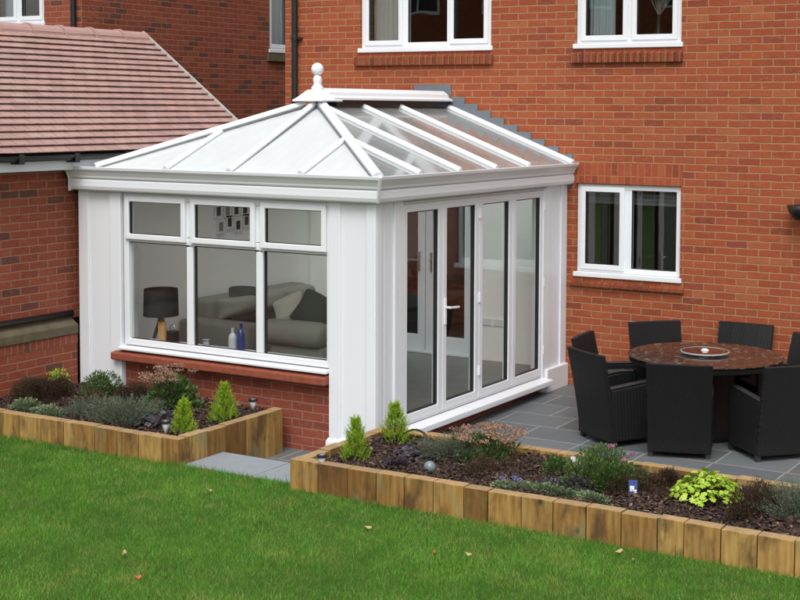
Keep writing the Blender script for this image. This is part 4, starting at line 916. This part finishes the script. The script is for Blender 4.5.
def mound(name, label, cat, x, y, R_, H_, n, L, Wd, mat, up=.4, fl=None, group=None, squash=1.0, lobes=9, rz=None):
    R_ *= 1.18; H_ *= 1.22; n = int(n*1.5); L *= 1.1; Wd *= 1.15
    t = thing(name, label, cat, (x, y, soil_h(x, y)-.005), random.uniform(0, 6) if rz is None else rz, group)
    C = sph(lobes)*np.array([R_*.62, R_*.62*squash, H_*.55]); C = np.vstack([C, [[0, 0, H_*.3]]]); k = rng.integers(0, len(C), n); cr = rng.uniform(.28, .52, len(C))
    d = unit(rng.normal(size=(n, 3))); rad = rng.uniform(.3, 1, n)**.5
    P = C[k]+d*(rad*cr[k])[:, None]*np.array([R_, R_*squash, H_*.95]); P[:, 2] = np.abs(P[:, 2])*.96+.005
    D_ = unit(d*.8+unit(P+1e-6)*.6+np.array([0, 0, up])+rng.normal(0, .35, (n, 3)))
    ti = np.clip(rng.beta(2, 2, n)*.7+rng.uniform(0, .3, len(C))[k], 0, 1)
    quadcloud('foliage', P, D_, rng.uniform(.7, 1.2, n)*L, rng.uniform(.7, 1.2, n)*Wd, mat, ti, t)
    stems(t, [((rng.normal(0, .01), rng.normal(0, .01), 0), tuple(c_*.95)) for c_ in C], .004)
    if fl:
        fm, fn, fs, fz = fl; a = rng.integers(0, fn, fn*70); cc = sph(fn)*np.array([R_*.85, R_*.85*squash, H_*fz]); cc[:, 2] = H_*fz*(1-.3*(np.linalg.norm(cc[:, :2], axis=1)/R_)**2)
        P = cc[a]+rng.normal(0, 1, (len(a), 3))*np.array([fs, fs, fs*.3])
        groups = [np.nonzero(a == q)[0] for q in range(fn)] if fn <= 6 else [np.arange(len(a))]
        for ix in groups: PP, aa = P[ix], a[ix]; quadcloud('flower' if fn <= 6 else 'flowers', PP, unit(rng.normal(size=(len(aa), 3))+np.array([0, 0, .8])), rng.uniform(.010, .018, len(aa)), rng.uniform(.008, .014, len(aa)), M[fm], rng.beta(2, 2, len(aa)), t)
        stems(t, [((c_[0]*.4, c_[1]*.4, .02), tuple(c_)) for c_ in cc], .003)
    return t
def spiky(name, label, cat, x, y, R_, H_, n, L, Wd, mat, group=None):
    """lavender-like: many upright shoots with narrow leaves"""
    R_ *= 1.15; H_ *= 1.25; n = int(n*1.3)
    t = thing(name, label, cat, (x, y, soil_h(x, y)-.005), random.uniform(0, 6), group); Ps = []; Ds = []; ts = []; Ls = []; seg = []
    for k in range(n):
        a = rng.uniform(0, 6.283); q = rng.uniform(0, 1)**.5; d = np.array([math.cos(a)*q*.95, math.sin(a)*q*.95, .35+.65*(1-q*.6)]); d /= np.linalg.norm(d)
        b = np.array([math.cos(a)*q*R_*.45, math.sin(a)*q*R_*.45, 0]); ln_ = (R_*q*.6+H_*(1-q*.45))*rng.uniform(.65, 1.05); tt = rng.beta(2, 2)
        for j in range(16):
            u = .25+.75*j/16; p = b+d*ln_*u; p[2] -= .05*u*u*q; Ps.append(p); Ds.append(d+rng.normal(0, .5, 3)); Ls.append(L*rng.uniform(.6, 1.2)); ts.append(np.clip(tt*.6+u*.35+rng.normal(0, .08), 0, 1))
        if k % 6 == 0: seg.append((tuple(b), tuple(b+d*ln_*.9)))
    quadcloud('foliage', np.array(Ps), unit(np.array(Ds)), np.array(Ls), np.array(Ls)*Wd, mat, ts, t); stems(t, seg, .003)
    return t
def broad(name, label, cat, x, y, R_, H_, n, L, mat, group=None):
    """heuchera: rounded, lobed leaves on short stalks (fans of five faces)"""
    t = thing(name, label, cat, (x, y, soil_h(x, y)-.005), random.uniform(0, 6), group); Ps = []; Ds = []; Ls = []; Ns = []; ts = []; seg = []
    for k in range(n):
        a = rng.uniform(0, 6.283); q = rng.uniform(.0, 1)**.5; c_ = np.array([math.cos(a)*q*R_, math.sin(a)*q*R_, H_*(1-q*q*.75)*rng.uniform(.55, 1.08)+.012])
        nrm = unit(np.array([[math.cos(a)*q*.7+rng.normal(0, .45), math.sin(a)*q*.7+rng.normal(0, .45), 1.0]]))[0]; e1 = np.cross(nrm, rng.normal(size=3)); e1 /= np.linalg.norm(e1); e2 = np.cross(nrm, e1); sz = L*rng.uniform(.65, 1.15); tt = rng.beta(2, 2)
        for j in range(7):
            th = 2*math.pi*j/7+rng.normal(0, .1); dd = e1*math.cos(th)+e2*math.sin(th)-nrm*.15+rng.normal(0, .06, 3); Ps.append(c_+nrm*.001*j); Ds.append(dd); Ls.append(sz*.5*rng.uniform(.85, 1.15)); Ns.append(nrm); ts.append(np.clip(tt+rng.normal(0, .08), 0, 1))
        if k % 3 == 0: seg.append(((0, 0, 0), tuple(c_)))
    quadcloud('foliage', np.array(Ps), unit(np.array(Ds)), np.array(Ls), np.array(Ls)*.95, mat, ts, t, N_=np.array(Ns), fold=.1); stems(t, seg, .002)
    return t

conifer(-1.13, -4.80, .30, .085, 'small lime conifer behind the solar light at the left bed corner')
conifer(-1.12, -4.30, .37, .125, 'bushy lime conifer near the back end of the left bed')
conifer(.53, -4.76, .37, .115, 'lime conifer in the front left corner of the right bed')
conifer(.49, -4.15, .36, .13, 'broad lime conifer beside the folding doors in the right bed')
# left bed, from the left
mound('euonymus', 'yellow green leafy shrub at the left edge of the photo', 'shrub', -3.36, -4.05, .12, .20, 700, .022, .012, M['f_limeleaf'])
mound('heather', 'dark red bushy heather at the left end of the bed', 'shrub', -3.12, -4.42, .27, .25, 5200, .020, .007, M['f_red'], 1.0)
mound('shrub', 'small green leafed shrub with reddish tips beside the heather', 'shrub', -2.82, -4.05, .19, .27, 2200, .022, .011, M['f_green'], .5)
mound('vinca', 'low variegated creeping plant behind the left bed timbers', 'ground cover plant', -2.58, -4.86, .22, .08, 1300, .026, .014, M['f_varieg'], .2, squash=.5, rz=0)
mound('shrub', 'dull bronze twiggy shrub in the middle of the left bed', 'shrub', -2.55, -4.40, .22, .14, 1500, .020, .009, M['f_red'], .5)
spiky('lavender', 'grey green lavender mound left of the other one in the left bed', 'lavender', -2.22, -4.70, .20, .17, 300, .022, .17, M['f_lav'])
spiky('lavender', 'larger grey green lavender mound in the middle of the left bed', 'lavender', -1.85, -4.72, .27, .20, 460, .024, .16, M['f_lav'])
mound('sedum', 'sedum with dusty pink flower heads under the window', 'sedum', -1.85, -4.15, .24, .30, 1000, .045, .022, M['f_green'], .4, fl=('f_sedum', 22, .024, 1.15))
mound('shrub', 'small bronze leafed shrub between the sedum and the white column', 'shrub', -2.42, -4.02, .16, .16, 1500, .020, .009, M['f_red'], .5)
mound('ajuga', 'low dark leafed ground cover along the left bed timbers near the lavender', 'ground cover plant', -2.95, -4.82, .22, .09, 1500, .022, .012, M['f_varieg'], .2, squash=.5, rz=0)
broad('heuchera', 'dark purple heuchera in the left bed', 'heuchera', -1.52, -4.62, .22, .08, 120, .055, M['f_purple'])
# right bed
broad('heuchera', 'silvery purple heuchera beside the broad conifer in the right bed', 'heuchera', .86, -4.42, .19, .12, 130, .055, M['f_purple'])
spiky('lavender', 'grey green lavender left of the brown sedum in the right bed', 'lavender', 1.10, -4.36, .19, .16, 300, .022, .16, M['f_lav'])
mound('sedum', 'fading brown and pink sedum in the right bed', 'sedum', 1.34, -4.18, .27, .16, 800, .035, .018, M['f_green'], .4, fl=('f_sedum', 38, .024, 1.2))
mound('shrub', 'bare twiggy shrub with sparse dark leaves', 'shrub', 1.72, -4.45, .14, .18, 260, .018, .008, M['f_red'], .8)
mound('shrub', 'low bright green leafy plant by the rear timbers', 'shrub', 1.98, -4.28, .13, .11, 600, .028, .015, M['f_green'], .4)
mound('vinca', 'low creeping plant with blue flowers along the front timbers', 'ground cover plant', 2.12, -4.86, .30, .06, 1500, .022, .012, M['f_varieg'], .2, fl=('f_blue', 3, .006, 1.2), squash=.35, rz=0)
mound('hebe', 'large green shrub with pink flowers before the near left armchair', 'shrub', 2.40, -4.42, .30, .24, 4200, .026, .012, M['f_green'], .5, fl=('f_pink', 3, .011, 1.0))
mound('heather', 'dark red brown heather beside the blue plant label', 'shrub', 2.72, -4.5, .23, .15, 3000, .018, .006, M['f_red'], .9)
broad('heuchera', 'bright lime green heuchera mound in the right bed', 'heuchera', 3.19, -4.42, .25, .19, 300, .047, M['f_limeleaf'])
mound('shrub', 'dark bronze conical shrub right of the lime plant', 'shrub', 3.56, -4.62, .19, .26, 4200, .018, .006, M['f_red'], 1.2)
spiky('lavender', 'grey green lavender at the right edge of the photo', 'lavender', 3.86, -4.42, .27, .22, 480, .024, .16, M['f_lav'])
mound('shrub', 'dead looking brown twiggy plant in the gap left of the green hebe', 'shrub', 1.55, -4.62, .13, .13, 700, .020, .006, M['f_red'], 1.0)
mound('ajuga', 'dark bronze ground cover between the hebe and the blue flowered creeper', 'ground cover plant', 2.25, -4.66, .22, .07, 1500, .022, .013, M['f_purple'], .2, rz=0)
mound('vinca', 'low grey green creeping plant in front of the green hebe', 'ground cover plant', 2.50, -4.86, .20, .06, 1000, .022, .012, M['f_varieg'], .2, squash=.4, rz=0)
mound('shrub', 'small reddish shrub behind the lime heuchera at the rear timbers', 'shrub', 2.86, -4.22, .14, .12, 1200, .018, .008, M['f_red'], .6)
mound('shrub', 'small brown leafed plant in front of the silvery heuchera and lavender', 'shrub', .98, -4.82, .12, .07, 700, .018, .010, M['f_purple'], .4)
# solar lights
for (x, y, z, lab) in ((-1.13, -5.02, .30, 'solar stake light at the front corner of the left bed'), (-1.07, -3.98, .30, 'solar stake light at the back end of the left bed'), (.46, -5.10, .25, 'solar stake light at the corner of the right bed')):
    s = thing('solar_light', lab, 'solar light', (x, y, z), 0, 'small solar stake lights on the bed corners')
    m = MB(); m.lathe((0, 0, 0), [(.004, -.05), (.008, .03)], 8); m.build('stake', M['steel'], s, local=True)
    m = MB(); m.lathe((0, 0, 0), [(.012, .03), (.018, .06), (.032, .105)], 16); m.build('lens', M['clearp'], s, local=True, smooth=True)
    m = MB(); m.lathe((0, 0, 0), [(.037, .106), (.040, .112), (.039, .122), (.03, .128)], 20); m.build('cap', M['black'], s, local=True)
    m = MB(); m.lathe((0, 0, 0), [(.029, .1285), (.028, .132)], 20); m.build('solar_cell', M['steel'], s, local=True)
gl = thing('garden_globe', 'frosted silver globe light on the bark near the front timbers', 'globe light', (1.20, -4.78, soil_h(1.2, -4.78)-.012))
m = MB(); m.lathe((0, 0, .05), [(.045*math.sin(math.pi*k/12), -.045*math.cos(math.pi*k/12)) for k in range(1, 12)], 20); m.build('globe', M['globe'], gl, local=True, smooth=True)
m = MB(); m.lathe((0, 0, 0), [(.008, -.03), (.008, .012)], 8); m.build('stake', M['steel'], gl, local=True)
pl = thing('plant_label', 'blue printed plant label standing in the right bed', 'plant label', (2.78, -4.72, soil_h(2.78, -4.72)))
m = MB(); m.box(-.03, .03, -.0015, .0015, .02, .115); m.build('card', M['bluel'], pl, local=True)
m = MB(); m.box(-.02, .008, -.003, -.0016, .04, .075); m.box(.010, .024, -.003, -.0016, .028, .05); m.build('picture', M['white'], pl, local=True)
m = MB(); m.box(-.006, .006, -.0015, .0015, -.04, .0199); m.build('stake', M['bluel'], pl, local=True)
pl.rotation_euler = (R(-12), 0, R(25))
pl = thing('plant_label', 'white plant label by the rear timbers of the right bed', 'plant label', (2.06, -4.1, .30), R(25))
m = MB(); m.box(-.04, .04, -.002, .002, .0, .055); m.build('card', M['white'], pl, local=True)
m = MB(); m.box(-.006, .006, -.002, .002, -.08, -.001); m.build('stake', M['white'], pl, local=True)
m = MB(); m.tube([(-1.35+.10*math.cos(R(a)), -4.05, .27+.12*math.sin(R(a))) for a in range(0, 181, 15)], .007, 8); tag(m.build('hose', M['black'], smooth=True), 'black irrigation hoop behind the left bed conifers', 'hose')
m = MB(); m.tube([(.62+.13*math.cos(R(a)), -4.06+.03*math.sin(R(a)), .27+.10*math.sin(R(a))) for a in range(0, 181, 15)], .008, 8); tag(m.build('hose', M['black'], smooth=True), 'black irrigation hoop between the doors and the silvery heuchera', 'hose')
# fallen leaves
for i, (x, y, mt, lab) in enumerate(((.69, -7.30, 'leaf_or', 'orange fallen leaf on the lawn, nearest the lower left'), (1.96, -5.97, 'leaf_or', 'orange fallen leaf on the lawn, middle of the picture'), (2.16, -5.90, 'leaf_tan', 'pale curled leaf just right of the middle orange leaf'),
        (3.10, -5.45, 'leaf_tan', 'tan fallen leaf on the grass below the split timber'), (.30, -7.0, 'leaf_tan', 'pale leaf at the left of the lawn near the orange one'), (-.2, -5.6, 'leaf_tan', 'tan leaf near the step slabs'), (2.95, -5.35, 'leaf_tan', 'small tan leaf close to the front timbers'), (1.30, -5.75, 'leaf_tan', 'tan leaf on the grass below the corner of the right bed'))):
    m = MB(); s = random.uniform(.014, .024); pts = []
    for k in range(9): a = 2*math.pi*k/9; rr = s*(1+.35*math.cos(a*2)+.15*random.uniform(-1, 1)); pts.append((rr*math.cos(a), rr*.7*math.sin(a), .006*math.sin(a*2)+.012*abs(math.cos(a))))
    m.add(pts+[(p[0], p[1], p[2]+.0015) for p in pts], [tuple(range(9))[::-1], tuple(range(9, 18))]+[(k, (k+1) % 9, 9+(k+1) % 9, 9+k) for k in range(9)])
    o = m.build('fallen_leaf', M[mt]); o.location = (x, y, .122); o.rotation_euler = (random.uniform(-.3, .3), random.uniform(-.3, .3), random.uniform(0, 6)); tag(o, lab, 'leaf', 'fallen leaves on the lawn')
